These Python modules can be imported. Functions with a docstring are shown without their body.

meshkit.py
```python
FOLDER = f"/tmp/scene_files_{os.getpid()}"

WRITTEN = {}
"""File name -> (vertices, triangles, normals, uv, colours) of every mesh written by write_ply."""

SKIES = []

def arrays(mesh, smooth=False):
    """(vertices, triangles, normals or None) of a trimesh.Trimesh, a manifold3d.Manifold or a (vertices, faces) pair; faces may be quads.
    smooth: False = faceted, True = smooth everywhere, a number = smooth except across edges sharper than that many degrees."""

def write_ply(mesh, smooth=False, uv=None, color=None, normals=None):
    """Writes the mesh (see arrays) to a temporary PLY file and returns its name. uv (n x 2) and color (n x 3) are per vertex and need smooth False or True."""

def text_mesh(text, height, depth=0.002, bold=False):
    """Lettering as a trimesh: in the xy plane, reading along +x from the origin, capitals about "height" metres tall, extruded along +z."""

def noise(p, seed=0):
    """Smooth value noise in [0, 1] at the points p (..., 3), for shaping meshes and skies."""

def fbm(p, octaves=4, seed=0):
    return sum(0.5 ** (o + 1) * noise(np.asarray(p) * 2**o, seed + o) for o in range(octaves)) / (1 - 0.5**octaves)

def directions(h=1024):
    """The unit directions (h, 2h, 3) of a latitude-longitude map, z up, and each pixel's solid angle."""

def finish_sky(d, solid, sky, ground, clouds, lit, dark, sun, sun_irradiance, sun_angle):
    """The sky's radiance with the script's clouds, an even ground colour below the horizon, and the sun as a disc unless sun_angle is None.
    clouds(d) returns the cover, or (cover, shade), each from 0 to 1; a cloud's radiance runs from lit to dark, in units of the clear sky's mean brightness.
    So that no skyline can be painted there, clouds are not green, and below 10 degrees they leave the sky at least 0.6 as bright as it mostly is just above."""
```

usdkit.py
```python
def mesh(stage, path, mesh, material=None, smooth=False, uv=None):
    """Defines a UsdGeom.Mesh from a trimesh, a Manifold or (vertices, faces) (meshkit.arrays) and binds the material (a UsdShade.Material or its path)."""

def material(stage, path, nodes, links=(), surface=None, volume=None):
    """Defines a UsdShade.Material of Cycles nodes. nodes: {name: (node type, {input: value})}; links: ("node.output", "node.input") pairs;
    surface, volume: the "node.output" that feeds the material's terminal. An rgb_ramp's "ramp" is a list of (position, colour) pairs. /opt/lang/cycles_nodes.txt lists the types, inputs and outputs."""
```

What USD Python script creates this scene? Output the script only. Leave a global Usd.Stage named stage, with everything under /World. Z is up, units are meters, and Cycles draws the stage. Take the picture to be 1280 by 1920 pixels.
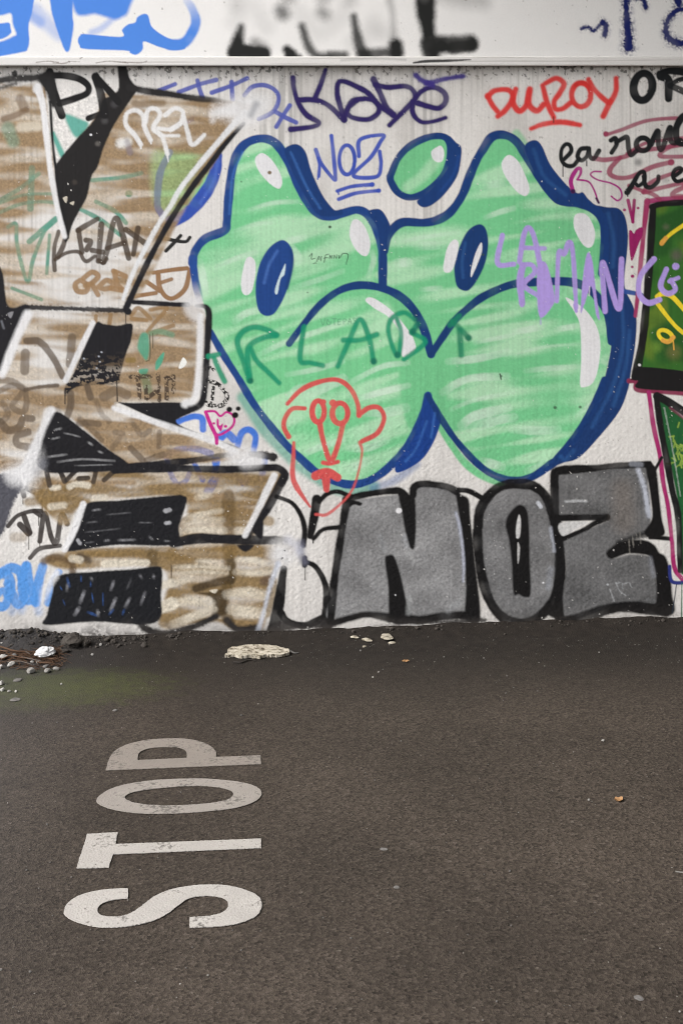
import math, random
import numpy as np
import trimesh, shapely
from shapely.geometry import Polygon, Point
from shapely import affinity
from scipy.spatial import cKDTree
from scipy import ndimage
import usdkit, meshkit
from pxr import Usd, UsdGeom, UsdLux, UsdShade, Gf, Sdf, Vt

random.seed(7)
RNG = np.random.default_rng(7)
stage = Usd.Stage.CreateInMemory()
UsdGeom.SetStageUpAxis(stage, UsdGeom.Tokens.z)
UsdGeom.SetStageMetersPerUnit(stage, 1.0)
UsdGeom.Xform.Define(stage, '/World')
UsdGeom.Scope.Define(stage, '/World/Looks')

# ------------------------------------------------------------------ camera
FPX, PX, PY = 2300.0, 640.0, 490.0          # focal length and axis point, in 1280 x 1920 drawing units
CAM_H, CAM_D = 1.6, 5.26                    # eye height, distance to the wall
YAW, ROLL = math.atan(150 / FPX), 0.0125
Fw = np.array([math.sin(YAW), math.cos(YAW), 0.0])
R0 = np.array([math.cos(YAW), -math.sin(YAW), 0.0])
Zw = np.array([0.0, 0.0, 1.0])
Up = math.cos(ROLL) * Zw + math.sin(ROLL) * R0
Rt = math.cos(ROLL) * R0 - math.sin(ROLL) * Zw
EYE = np.array([0.0, -CAM_D, CAM_H])
cam = UsdGeom.Camera.Define(stage, '/World/camera')
M = Gf.Matrix4d(*[float(x) for row in (list(Rt) + [0], list(Up) + [0], list(-Fw) + [0], list(EYE) + [1]) for x in row])
cam.AddTransformOp().Set(M)
cam.CreateHorizontalApertureAttr(24.0)
cam.CreateVerticalApertureAttr(36.0)
FOC = 24.0 * FPX / 1280
cam.CreateFocalLengthAttr(FOC)
cam.CreateVerticalApertureOffsetAttr(-(960 - PY) / FPX * FOC)
cam.CreateClippingRangeAttr(Gf.Vec2f(0.05, 500))
cam.CreateExposureAttr(0.9)

# ------------------------------------------------------------------ sky and sun (bright overcast, light from the upper left)
SUN_EL, SUN_AZ = math.radians(42), math.radians(-103)      # azimuth = atan2(x, y) of the direction towards the sun
sky = UsdLux.DomeLight.Define(stage, '/World/sky')
sm = usdkit.material(stage, '/World/Looks/sky', {
    'sky': ('sky_texture', {'sky_type': 'single_scattering', 'sun_disc': False, 'sun_elevation': SUN_EL, 'sun_rotation': SUN_AZ, 'air_density': 1.0, 'aerosol_density': 3.0, 'ozone_density': 1.0}),
    'hs': ('hsv', {'saturation': 0.25, 'value': 1.0, 'hue': 0.5, 'fac': 1.0}),
    'bg': ('background_shader', {'strength': 0.15})},
    [('sky.color', 'hs.color'), ('hs.color', 'bg.color')], surface='bg.background')
UsdShade.MaterialBindingAPI.Apply(sky.GetPrim()).Bind(sm)
sun = UsdLux.DistantLight.Define(stage, '/World/sun')
sun.CreateIntensityAttr(0.16)
sun.CreateAngleAttr(35.0)
sun.CreateNormalizeAttr(True)
sun.CreateColorAttr(Gf.Vec3f(1.0, 0.96, 0.9))
sd = np.array([math.sin(SUN_AZ) * math.cos(SUN_EL), math.cos(SUN_AZ) * math.cos(SUN_EL), math.sin(SUN_EL)])
zx = sd; xx = np.cross([0, 0, 1.0], zx); xx /= np.linalg.norm(xx); yx = np.cross(zx, xx)
sun.AddTransformOp().Set(Gf.Matrix4d(*[float(a) for row in (list(xx) + [0], list(yx) + [0], list(zx) + [0], [0, 0, 5, 1]) for a in row]))


# ------------------------------------------------------------------ measuring: drawing units to points of the wall and the ground
def ray(u, v):
    u, v = np.asarray(u, float), np.asarray(v, float)
    return Fw + ((u - PX) / FPX)[..., None] * Rt + ((PY - v) / FPX)[..., None] * Up


def on_wall(u, v, y=0.0):
    d = ray(u, v)
    return EYE + d * ((y - EYE[1]) / d[..., 1])[..., None]


def on_ground(u, v, z=0.0):
    d = ray(u, v)
    return EYE + d * ((z - EYE[2]) / d[..., 2])[..., None]


def lin(c):
    c = np.asarray(c, float) / 255
    return np.where(c < 0.04045, c / 12.92, ((c + 0.055) / 1.055) ** 2.4)


WHITE_L, WHITE_M, WHITE_R = (226, 220, 214), (216, 210, 204), (205, 199, 193)


def C(r, g, b, w=WHITE_L):
    """paint colour (reflectance) from how it compares with the bare white wall beside it"""
    return np.clip(lin((r, g, b)) / lin(w) * np.array([0.74, 0.735, 0.73]), 0.004, 0.85)


def CM(r, g, b): return C(r, g, b, WHITE_M)
def CR(r, g, b): return C(r, g, b, WHITE_R)


_lat = ndimage.spline_filter(np.random.default_rng(3).random((256, 256)), order=3, mode='grid-wrap')


def noise2(u, v, lu, lv, ang=0.0, seed=0, octaves=1):
    """smooth value noise 0..1 stretched to lengths lu, lv along a direction"""
    a = math.radians(ang)
    x, y = u * math.cos(a) + v * math.sin(a), -u * math.sin(a) + v * math.cos(a)
    out, amp, tot = 0, 1.0, 0
    for k in range(octaves):
        out = out + amp * ndimage.map_coordinates(_lat, [(y / lv * 2 ** k + seed * 17.3 + k * 31) % 256, (x / lu * 2 ** k + seed * 7.7 + k * 57) % 256], order=3, mode='grid-wrap', prefilter=False)
        tot += amp
        amp *= 0.5
    return out / tot


def sstep(x, a, b):
    t = np.clip((x - a) / (b - a), 0, 1)
    return t * t * (3 - 2 * t)


# ------------------------------------------------------------------ spray painting: paint is laid on the points of a surface's own grid
class Surface:
    def __init__(s, u0, u1, v0, v1, pitch, seed):
        s.u, s.v = np.arange(u0, u1 + pitch, pitch), np.arange(v0, v1 + pitch, pitch)
        s.p = pitch
        s.U, s.V = np.meshgrid(s.u, s.v)
        s.col = np.zeros(s.U.shape + (3,))
        s.own = np.zeros(s.U.shape, np.int16)
        g = np.random.default_rng(seed)
        s.grain = ndimage.gaussian_filter(g.standard_normal(s.U.shape), 0.8)
        s.grain /= s.grain.std()
        s.keys = {}
        s.cur = 0
        s.org = (0, 0, 1.0)

    def part(s, path, label=None, look='paint'):
        if path not in s.keys:
            s.keys[path] = (len(s.keys), label, look)
        s.cur = s.keys[path][0]
        return s

    def at(s, ox=0, oy=0, k=1.0):
        s.org = (ox, oy, k)
        return s

    def pts(s, p):
        if isinstance(p, str):
            p = [tuple(map(float, q.split(','))) for q in p.split()]
        p = np.array(p, float)
        ox, oy, k = s.org
        return np.column_stack([ox + p[:, 0] / k, oy + p[:, 1] / k])

    @staticmethod
    def curve(p, closed=False, step=0.7):
        if len(p) == 2 and not closed:
            q = p
            t = np.linspace(0, 1, max(2, int(np.hypot(*(q[1] - q[0])) / step)))
            return q[0] + (q[1] - q[0]) * t[:, None], t
        n = len(p)
        e = np.vstack([p[-1], p, p[0], p[1]]) if closed else np.vstack([2 * p[0] - p[1], p, 2 * p[-1] - p[-2]])
        out, ts = [], []
        segs = n if closed else n - 1
        for i in range(segs):
            a, b, c, d = e[i], e[i + 1], e[i + 2], e[i + 3]
            if abs(b - c).max() < 1e-9:
                continue
            m = max(2, int(np.hypot(*(c - b)) / step) + 1)
            t = np.linspace(0, 1, m, endpoint=False)[:, None]
            out.append(0.5 * (2 * b + (c - a) * t + (2 * a - 5 * b + 4 * c - d) * t ** 2 + (3 * b - a - 3 * c + d) * t ** 3))
            ts.append((i + t[:, 0]) / segs)
        if not closed:
            out.append(p[-1:])
            ts.append([1.0])
        return np.vstack(out), np.concatenate(ts)

    def box(s, q, m):
        lo, hi = q.min(0) - m, q.max(0) + m
        i0, i1 = np.searchsorted(s.u, [lo[0], hi[0]])
        j0, j1 = np.searchsorted(s.v, [lo[1], hi[1]])
        return (slice(j0, j1), slice(i0, i1)) if i1 > i0 and j1 > j0 else None

    def lay(s, b, alpha, col, own=True):
        c = s.col[b]
        c += alpha[..., None] * (col - c)
        if own:
            o = s.own[b]
            o[alpha > 0.5] = s.cur

    def S(s, p, r, col, soft=1.6, a=1.0, sp=0.25, halo=0.0, fade=None, own=True, dash=0.0):
        """a stroke. r: radius, or radii along it; sp: grain of the edge; halo: overspray; fade: opacities along it"""
        p = s.pts(p)
        soft, sp = soft * 1.02, sp * (.35 if sp < .7 else .6)
        q, t = s.curve(p)
        rr = np.interp(t, np.linspace(0, 1, np.size(r)), np.atleast_1d(r).astype(float)) if np.size(r) > 1 else np.full(len(q), float(r))
        rr = rr * (1 + 0.06 * np.sin(np.arange(len(q)) * 0.05 + q[0, 0]) + 0.02 * np.sin(np.arange(len(q)) * 0.17 + q[0, 1]))
        m = rr.max() + 3 * soft + (rr.max() * 2 if halo else 0) + 2
        b = s.box(q, m)
        if b is None:
            return
        d, k = cKDTree(q).query(np.column_stack([s.U[b].ravel(), s.V[b].ravel()]), distance_upper_bound=m)
        k = np.minimum(k, len(q) - 1)
        shape = s.U[b].shape
        d = np.where(np.isfinite(d), d, 1e3).reshape(shape)
        e = rr[k].reshape(shape) - d
        g = s.grain[b]
        al = sstep(e + .45 * sp * soft * g, -soft, soft)
        if dash:
            al *= sstep(g + 1.4 * (1 - dash), -0.3, 0.3)
        al *= .90 + .10 * np.clip(noise2(s.U[b], s.V[b], 26, 22, 30, 401) * 2, 0, 1)
        if fade is not None:
            al *= np.interp(t, np.linspace(0, 1, len(fade)), fade)[k].reshape(shape)
        if halo:
            w = rr[k].reshape(shape) * 1.6 + 3
            h = np.clip(1 + e / w, 0, 1) ** 2 * (0.6 + 0.5 * np.clip(g, -1, 1.5)) * halo
            al = np.maximum(al, np.clip(h, 0, 1) * (d < 900))
        s.lay(b, np.clip(al * a, 0, 1), col, own)

    def mask(s, p, soft, sp, sharp=False, grow=0.0):
        p = s.pts(p)
        q = p if sharp else s.curve(p, True)[0]
        e = s.curve(p, True)[0] if not sharp else np.vstack([s.curve(np.array([p[i], p[(i + 1) % len(p)]]))[0] for i in range(len(p))])
        b = s.box(e, 3 * soft + 2 + grow)
        if b is None:
            return None, None
        pu, pv = s.U[b].ravel(), s.V[b].ravel()
        d, _ = cKDTree(e).query(np.column_stack([pu, pv]), distance_upper_bound=3 * soft + 4 + grow)
        d = np.where(np.isfinite(d), d, 1e3)
        poly = shapely.make_valid(Polygon(q))
        d = np.where(shapely.contains_xy(poly, pu, pv), d, -d).reshape(s.U[b].shape) + grow
        return b, sstep(d + .45 * sp * soft * s.grain[b], -soft, soft)

    def P(s, p, col, soft=1.6, a=1.0, sp=0.25, sharp=False, own=True, mod=None):
        """a filled shape; mod(u, v): opacity inside"""
        b, al = s.mask(p, soft * 1.02, sp * (.35 if sp < .7 else .6), sharp)
        if b is None:
            return
        if mod is not None:
            al = al * np.clip(mod(s.U[b], s.V[b], s.grain[b]), 0, 1)
        s.lay(b, np.clip(al * a, 0, 1), col, own)

    def D(s, x, y, r, col, soft=1.5, a=1.0, sp=0.25, **k):
        s.S([(x, y), (x + 0.6 * s.org[2], y)], r, col, soft, a, sp, **k)

    def ell(s, cx, cy, rx, ry, rot=0, n=16):
        t = np.linspace(0, 2 * np.pi, n, endpoint=False)
        x, y = rx * np.cos(t), ry * np.sin(t)
        c, w = math.cos(math.radians(rot)), math.sin(math.radians(rot))
        return np.column_stack([cx + x * c - y * w, cy + x * w + y * c])

    def ring(s, cx, cy, rx, ry, r, col, rot=0, **k):
        e = s.ell(cx, cy, rx, ry, rot)
        s.S(np.vstack([e, e[:2]]), r, col, **k)



wall = Surface(-90, 1370, 116, 1226, 1.4, 11)
W = wall
U, V = W.U, W.V
BLACK, BLK = C(24, 22, 22), C(28, 26, 29)

# bare plaster: off-white, rain streaks, specks, grime under the ledge and along the foot
W.part('plaster', 'dirty off-white painted plaster with rain streaks')
base = np.array([0.75, 0.725, 0.695])
W.col[:] = base * (0.93 + 0.10 * noise2(U, V, 150, 120, 0, 1, 4))[..., None]
stk = noise2(U, V, 5, 420, 0, 2, 2) * noise2(U, V, 60, 300, 0, 3)
W.col *= (1 - 0.34 * sstep(stk, 0.33, 0.75) * sstep(V, 900, 200))[..., None]
fine = noise2(U, V, 2.6, 260, 0, 21)
W.col *= (1 - 0.06 * sstep(fine, 0.5, 0.9) * sstep(V, 860, 300))[..., None]
gr = W.grain
warm = np.array([0.30, 0.27, 0.24])
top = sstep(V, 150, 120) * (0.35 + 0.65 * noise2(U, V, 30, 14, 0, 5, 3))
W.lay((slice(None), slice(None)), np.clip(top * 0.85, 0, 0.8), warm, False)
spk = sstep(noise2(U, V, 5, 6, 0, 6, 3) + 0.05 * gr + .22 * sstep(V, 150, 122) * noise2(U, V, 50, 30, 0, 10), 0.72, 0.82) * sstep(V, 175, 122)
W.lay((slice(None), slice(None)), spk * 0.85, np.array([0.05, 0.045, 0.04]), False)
dots = sstep(noise2(U, V, 4, 4.5, 0, 8), 1.0, 1.08) * (0.25 + 0.5 * noise2(U, V, 90, 90, 0, 9))
W.lay((slice(None), slice(None)), dots * 0.7, np.array([0.12, 0.10, 0.08]), False)
W.lay((slice(None), slice(None)), sstep(V, 1010, 1190) * 0.22, np.array([0.36, 0.33, 0.31]), False)
for i in range(120):
    x, L_ = RNG.uniform(-80, 1360), RNG.gamma(2.0, 32)
    W.at().S([(x, 120), (x + RNG.normal(0, 1), 122 + L_)], (1.6, .7), np.array([.26, .23, .20]), 1.3, RNG.uniform(.12, .42), .6, fade=(1, .7, .0), own=False)
st = noise2(U, V, 120, 90, 0, 411, 3) * noise2(U, V, 60, 160, 0, 412, 2)
W.lay((slice(None), slice(None)), sstep(st, .28, .5) * .28, np.array([.40, .37, .34]), False)
# edge of a repaired strip on the right
W.at(0, 0, 1)
W.S('1184,118 1187,200 1186,330', 2.5, np.array([0.78, .76, .72]), 1.5, 0.5)
W.S('1180,118 1182,230', 1.2, np.array([0.3, .27, .24]), 1.5, 0.5)

# ---------------------------------------------------------------- old tags that the pieces partly cover
TEAL = C(92, 150, 128)
W.part('graffiti_tag', 'thin teal arcs and zigzag scribble under the brown block lettering')
W.at(0, 300, 4)
ARCS = [('0,390 150,330 300,310 420,318', 3.4), ('600,365 760,450 900,560', 4), ('720,310 860,380 945,470', 4), ('690,150 900,130 1060,95', 4), ('0,300 150,210 290,100', 4),
        ('60,500 120,480 130,640 205,910 250,740 330,540 380,480', 3.6), ('220,610 420,440', 5.5), ('372,560 350,850', 3), ('240,60 228,360', 6), ('90,960 310,1045', 3.2), ('0,320 180,260 400,250', 3)]
def teal_arcs(a):
    W.at(0, 300, 4)
    for p, r in ARCS:
        W.S(p, r, TEAL, 1.8, a)
teal_arcs(0.95)
W.D(965, 250, 6.5, C(60, 130, 100), 2)
W.at()
W.P('122,214 150,222 166,233 146,257 132,244', C(70, 160, 140), 4, 0.9)
W.S('97,245 117,290', 5, C(70, 160, 140), 3, 0.9)

PUR = C(84, 92, 168)
W.part('graffiti_tag_001', 'thin blue violet letters ending in a small cross beside the big purple tag')
W.at()
for p in ('298,169 328,157', '335,172 375,157 405,149', '370,150 374,166 380,183', '397,173 433,160 463,146', '434,153 436,186', '458,178 470,164 485,159 500,160 515,168 522,180 520,195 512,208 500,216 485,222',
          '515,208 534,219 555,229', '543,197 530,217 518,237', '340,232 362,222'):
    W.S(p, 4.2, PUR, 1.5, 0.95)
W.part('graffiti_tag_002', 'old blue oval with green filling left of the green bubble letters')
W.P('300,300 330,285 400,270 412,300 400,350 370,390 330,412 300,390', C(130, 205, 130), 6, 0.9)
W.S('318,285 300,325 295,382 304,402', 7, C(86, 100, 160), 2)
W.S('404,292 402,325 384,362 350,400 322,414', 12, C(52, 80, 165), 1.8)
W.S('408,300 400,340 375,380', 3, C(90, 120, 200), 3, 0.5)

BLUE2 = C(72, 118, 205)
W.part('graffiti_tag_003', 'loose round blue letters half hidden behind the brown block lettering')
W.at(320, 600, 4)
for p, r in (('40,770 110,740 180,722 235,740 242,820', 6), ('360,890 420,850 475,895', 7.5), ('500,950 530,850 585,822 635,870 622,980', 6), ('-40,1020 60,970 180,965 300,1000', 6),
             ('-30,1040 0,1150 50,1230 110,1210 140,1150', 5), ('170,1060 240,1200', 5), ('350,1050 320,1180 270,1290', 6), ('320,1040 340,1200 270,1330', 4), ('555,1140 572,1210', 5), ('705,1040 680,1200', 6), ('340,1180 420,1150 500,1180 540,1230', 4)):
    W.S(p, r, BLUE2, 2)
W.part('graffiti_tag_004', 'sky blue looping letters low on the wall at the far left')
BL3 = C(88, 148, 214)
W.at(0, 900, 4)
for p, r in (('-60,760 20,690 90,660 150,690 170,760 190,840 150,930 110,900 60,780', 9), ('0,700 60,720 80,800 60,900 20,950 -60,930', 9), ('-40,880 20,830 60,880', 7), ('200,640 215,760 260,900', 9), ('190,650 160,800 190,900 260,900', 8), ('320,650 290,760 270,920', 9), ('440,690 380,800 360,920', 7)):
    W.S(p, r, BL3, 2.4, 0.95, 0.5)
for p in ('110,930 90,990', '180,930 160,980', '280,920 290,990'):
    W.S(p, 7, BL3, 6, 0.35)

DK = C(62, 54, 48)
W.part('graffiti_tag_005', 'small dripping black letters on bare plaster at the far left below the white flash')
W.at(0, 900, 4)
for p, r in (('60,345 130,270 230,235 310,232', 4.2), ('180,270 225,395', 5), ('150,335 215,400', 6), ('298,460 335,250 385,430 425,465 462,260 505,330', 5), ('225,585 300,515 450,493', 4.2), ('160,40 180,120', 5), ('200,60 290,90 320,50', 6), ('260,235 300,265', 4.5)):
    W.S(p, r, C(54, 46, 42), 1.3, .95)
for p in ('216,400 216,520', '298,460 298,505', '172,120 172,180', '290,265 290,340', '318,60 316,240'):
    W.S(p, 0.9, DK, .8)
W.part('graffiti_tag_006', 'row of black letters along the lower edge of the black triangle')
W.at(0, 600, 4)
for p in ('350,1140 380,1290', '450,1130 480,1200 490,1270', '570,1125 500,1200', '590,1190 660,1185', '720,1130 700,1230', '860,1130 780,1200', '370,1250 520,1230', '540,1260 600,1190 680,1230'):
    W.S(p, 4.5, C(45, 40, 40), 1.4)
W.part('graffiti_tag_007', 'worn black letter outlined with broken strokes above the pink heart')
W.at(320, 600, 4)
W.S('265,450 350,480 410,540 420,590 380,640 300,640 265,620', 4.2, C(35, 32, 30), .9, dash=.6)
W.S('320,505 308,612', 3.4, C(35, 32, 30), .9, dash=.6)
W.S('270,370 300,355 325,375', 3, C(60, 56, 52), .9, dash=.9)
W.part('graffiti_tag_008', 'two curled black marks beside the white diagonal line')
W.at(0, 420, 1280 / 440)
W.S('860,70 910,80 970,92 1015,94 1035,72', 3.4, C(40, 38, 36), 1)
W.S('985,62 945,105 905,145', 3.4, C(40, 38, 36), 1)
W.part('graffiti_tag_009', 'brown marker letters right of the white diagonal line')
BRT = C(150, 112, 78)
def brown_tag():
    W.at(0, 420, 1280 / 440)
    for p, r in (('835,265 930,250 1020,240', 4), ('862,265 870,340 905,395 950,402 1010,350 1035,250', 4.5), ('740,392 850,375', 4.2), ('800,315 870,362', 4.5), ('880,318 935,300', 3.5)):
        W.S(p, r, BRT, 1.2)
brown_tag()

# ---------------------------------------------------------------- the green bubble letters
GRN, LGT = C(120, 198, 138), C(190, 224, 184)
def streaks(ang, lo, seed, lv=9):
    return lambda u, v, g: sstep(noise2(u, v, 130, lv + 3, ang, seed) * 0.5 + noise2(u, v, 70, 34, ang, seed + 1) * 0.5 + 0.01 * g, lo - .1, lo + 0.3) * 0.75
G1 = '361,490 385,447 422,432 428,375 435,315 445,287 462,267 490,260 515,267 537,305 560,350 595,400 640,400 687,400 705,425 714,470 717,530 760,565 790,610 808,660 802,740 780,807 732,872 672,907 595,885 535,832 475,757 420,665 397,625 378,555'
G2 = '717,480 722,450 735,427 757,415 795,416 820,412 865,367 882,317 902,285 935,250 967,262 991,299 1012,333 1060,378 1115,392 1132,425 1130,510 1142,590 1146,640 1132,712 1110,765 1072,825 1035,867 997,890 960,898 922,888 890,865 855,825 827,787 802,740 780,650 740,560 717,532'
W.part('green_bubble_letter', 'big mint green bubble shape, left one of the pair, with a red face over it')
W.at()
W.P(G1, GRN, 2)
W.P(G1, LGT, 3, 1, own=False, mod=streaks(-17, .47, 40))
W.part('green_bubble_letter_001', 'big mint green bubble shape, right one of the pair, with lilac letters over it')
W.P(G2, GRN * .98, 2)
W.P(G2, LGT, 3, 1, own=False, mod=streaks(-9, .52, 60))
W.P('700,520 760,560 800,620 830,700 835,770 800,745 765,700 760,620 730,570', GRN * .97, 6)
W.P('745,640 770,660 835,660 830,780 800,800 760,790', GRN * .97, 5)
# pale brush streaks one can pick out
PALE = C(212, 226, 204)
W.at(640, 600, 4)
for p, r, a in (('60,470 300,350 500,320', 5, .6), ('120,590 300,540 500,490', 6, .7), ('800,310 1000,290 1250,240', 7, .65), ('760,540 950,440 1240,420', 7, .6), ('900,790 1000,720 1250,660', 9, .7), ('960,810 1180,750 1290,730', 9, .55),
                ('820,670 1000,600 1290,540', 4, .45), ('1000,170 1290,110', 4, .5), ('60,960 200,960 340,900', 7, .5), ('140,690 330,690 480,660', 9, .45), ('60,1120 190,1060', 8, .4), ('1060,1060 1200,1100', 8, .6)):
    W.S(p, r, PALE, 2.5, a, own=False, fade=(.3, 1, 1, .4))
W.at(960, 600, 4)
for p, r, a in (('0,90 120,70 220,50', 6, .6), ('330,70 500,40', 5, .6), ('100,380 300,360 500,350', 5, .5), ('0,260 250,200 500,180', 2.5, .4), ('0,820 200,830 340,820', 8, .5), ('110,1130 200,1100 260,1060', 6, .4), ('480,720 600,620 660,540', 4, .45), ('680,340 700,290', 8, .45)):
    W.S(p, r, PALE, 2.5, a, own=False, fade=(.3, 1, 1, .4))
W.at(320, 300, 4)
for p, r, a in (('590,370 760,320 950,310', 4, .55), ('340,800 480,740 640,690', 5, .5), ('450,540 640,480 760,470', 4, .35), ('480,1210 560,1150 650,1130', 6, .5), ('860,610 1000,580', 6, .5), ('900,960 1100,900 1290,830', 5, .35), ('880,640 930,700 950,750', 9, .5), ('210,770 240,900 250,990', 9, .6)):
    W.S(p, r, PALE, 2.5, a, own=False, fade=(.3, 1, 1, .5))
W.at(640, 300, 4)
for p, r, a in (('1080,430 1180,390 1290,360', 5, .6), ('450,610 600,580 880,540', 4, .4), ('600,970 740,960', 5, .45), ('420,770 500,765', 9, .55), ('560,640 760,640', 8, .3), ('200,870 240,760 230,690', 5, .5), ('1080,190 1200,170', 7, .4), ('560,60 640,-60', 12, .4)):
    W.S(p, r, PALE, 2.5, a, own=False, fade=(.3, 1, 1, .5))
W.at(320, 600, 4)
for p, r, a in (('660,260 880,160 1290,20', 5, .45), ('870,410 1080,370 1290,310', 5, .5), ('1010,560 1200,480 1290,440', 10, .55), ('1000,1010 1100,960 1290,900', 6, .5), ('900,560 940,520 1010,500', 7, .4)):
    W.S(p, r, PALE, 2.5, a, own=False, fade=(.3, 1, 1, .5))
# the small egg above
W.part('green_egg', 'small mint green egg with dark blue rim above the green bubble shapes')
W.at(420, 0, 1280 / 440)
EGG = '905,960 950,860 1020,790 1120,745 1200,740 1235,790 1230,870 1190,960 1110,1040 1020,1075 950,1050 910,990'
W.P(EGG, GRN * .97, 2)
W.S('1000,1020 1080,960 1160,870', 10, LGT, 6, .6, own=False)
NAVY, NAV2 = C(24, 58, 112), C(36, 74, 142)
W.part('green_egg/outline', 'dark blue rim')
W.P('1225,745 1265,775 1292,800 1292,860 1270,960 1200,1060 1130,1118 1080,1128 1052,1095 1110,1050 1190,960 1235,870', NAVY, 1.5)
e = 'x'
W.S('905,960 950,860 1020,790 1120,745 1200,745 1232,790 1228,870 1190,960 1110,1040 1020,1075 950,1050 910,990 905,960', 6.6, NAVY, 1.3)
W.S('1280,850 1250,950 1180,1040', 2.5, NAV2, 3, .5, own=False)
HI = np.array([.76, .755, .77])
W.part('green_egg/highlight', 'white glint')
W.P('1160,800 1185,795 1200,830 1190,875 1160,882 1135,860 1130,825', HI, 1.2)

# soft teal spill under the outlines
W.part('green_bubble_letter')
W.at()
W.S('455,745 495,805 545,858 600,900 650,920 700,912', 11, C(88, 165, 140), 6, .75, own=False)
W.S('824,795 845,832 872,868 905,893 940,906', 7, GRN, 2.5)
W.S('700,915 740,900 780,870', 8, C(60, 100, 160), 6, .5, own=False)
W.S('520,275 530,285 560,330', 10, GRN, 4, .5, own=False)
W.S('968,250 985,275', 8, GRN, 4, .6, own=False)
W.part('green_bubble_letter/outline', 'dark blue outline with thick blue shade')
W.S('361,492 366,470 385,447 420,432 425,415 428,375 435,318 445,287 463,267 490,259 515,267 537,297 560,348 582,387 598,401 617,405 640,400 668,393 687,400 702,420 712,450 717,480 717,534', 8.2, NAV2 * .5 + NAVY * .5, 1.5)
W.S('361,485 366,525 374,560', (8, 7), NAV2, 1.8, fade=(1, 1, .2))
W.P('533,282 545,271 560,271 573,285 582,315 592,340 608,371 628,394 640,392 640,402 610,405 590,395 565,355 545,315', NAVY, 1.5)
W.P('690,398 705,391 717,396 728,414 731,426 726,450 724,500 724,533 710,533 712,470 706,425', NAVY, 1.4)
W.S('394,622 420,667 446,708 475,756 505,796 535,832 565,861 597,888 640,906 672,907 702,896 732,873 760,841 780,808 795,771 802,742', (6.5, 7.5, 8), NAV2 * .45 + NAVY * .55, 1.6)
W.P('802,734 815,757 826,782 823,802 812,830 795,857 772,875 747,886 740,880 745,864 765,837 780,807 792,762', NAVY * .6 + C(28, 70, 160) * .4, 1.5)
W.S('542,644 568,609 599,572 633,546 667,535 705,537 743,551 771,575 792,610 808,664', (6, 7.5, 8), NAVY, 1.5)
W.part('green_bubble_letter_001/outline', 'dark blue outline with very wide blue shade on the right')
W.P('1113,388 1139,388 1160,391 1172,408 1177,440 1175,475 1170,520 1173,545 1186,572 1193,600 1190,650 1182,700 1177,730 1160,772 1122,820 1085,858 1055,868 1030,880 1000,900 985,898 1035,867 1072,825 1110,765 1132,712 1146,640 1140,590 1127,540 1130,480 1132,430', C(24, 52, 98, WHITE_M), 1.4)
W.P('984,272 1001,262 1015,272 1032,309 1060,344 1081,361 1092,360 1101,371 1112,385 1080,386 1040,380 1010,338 990,297', NAVY, 1.4)
W.S('720,470 726,445 738,427 757,416 795,417 822,411 845,396 866,366 880,330 893,300 905,280 921,257 943,252 967,264 991,299 1012,334 1037,365 1060,378 1087,382 1113,392 1129,412 1133,440 1132,480 1128,512', 8.2, NAVY, 1.5)
W.S('802,742 815,764 830,790 855,826 890,865 922,889 960,901 997,894 1035,869', (5.5, 6.5, 8), NAVY, 1.5)
W.S('1035,869 1072,827 1110,766 1133,712', 7, NAVY * .9, 1.5)
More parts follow.
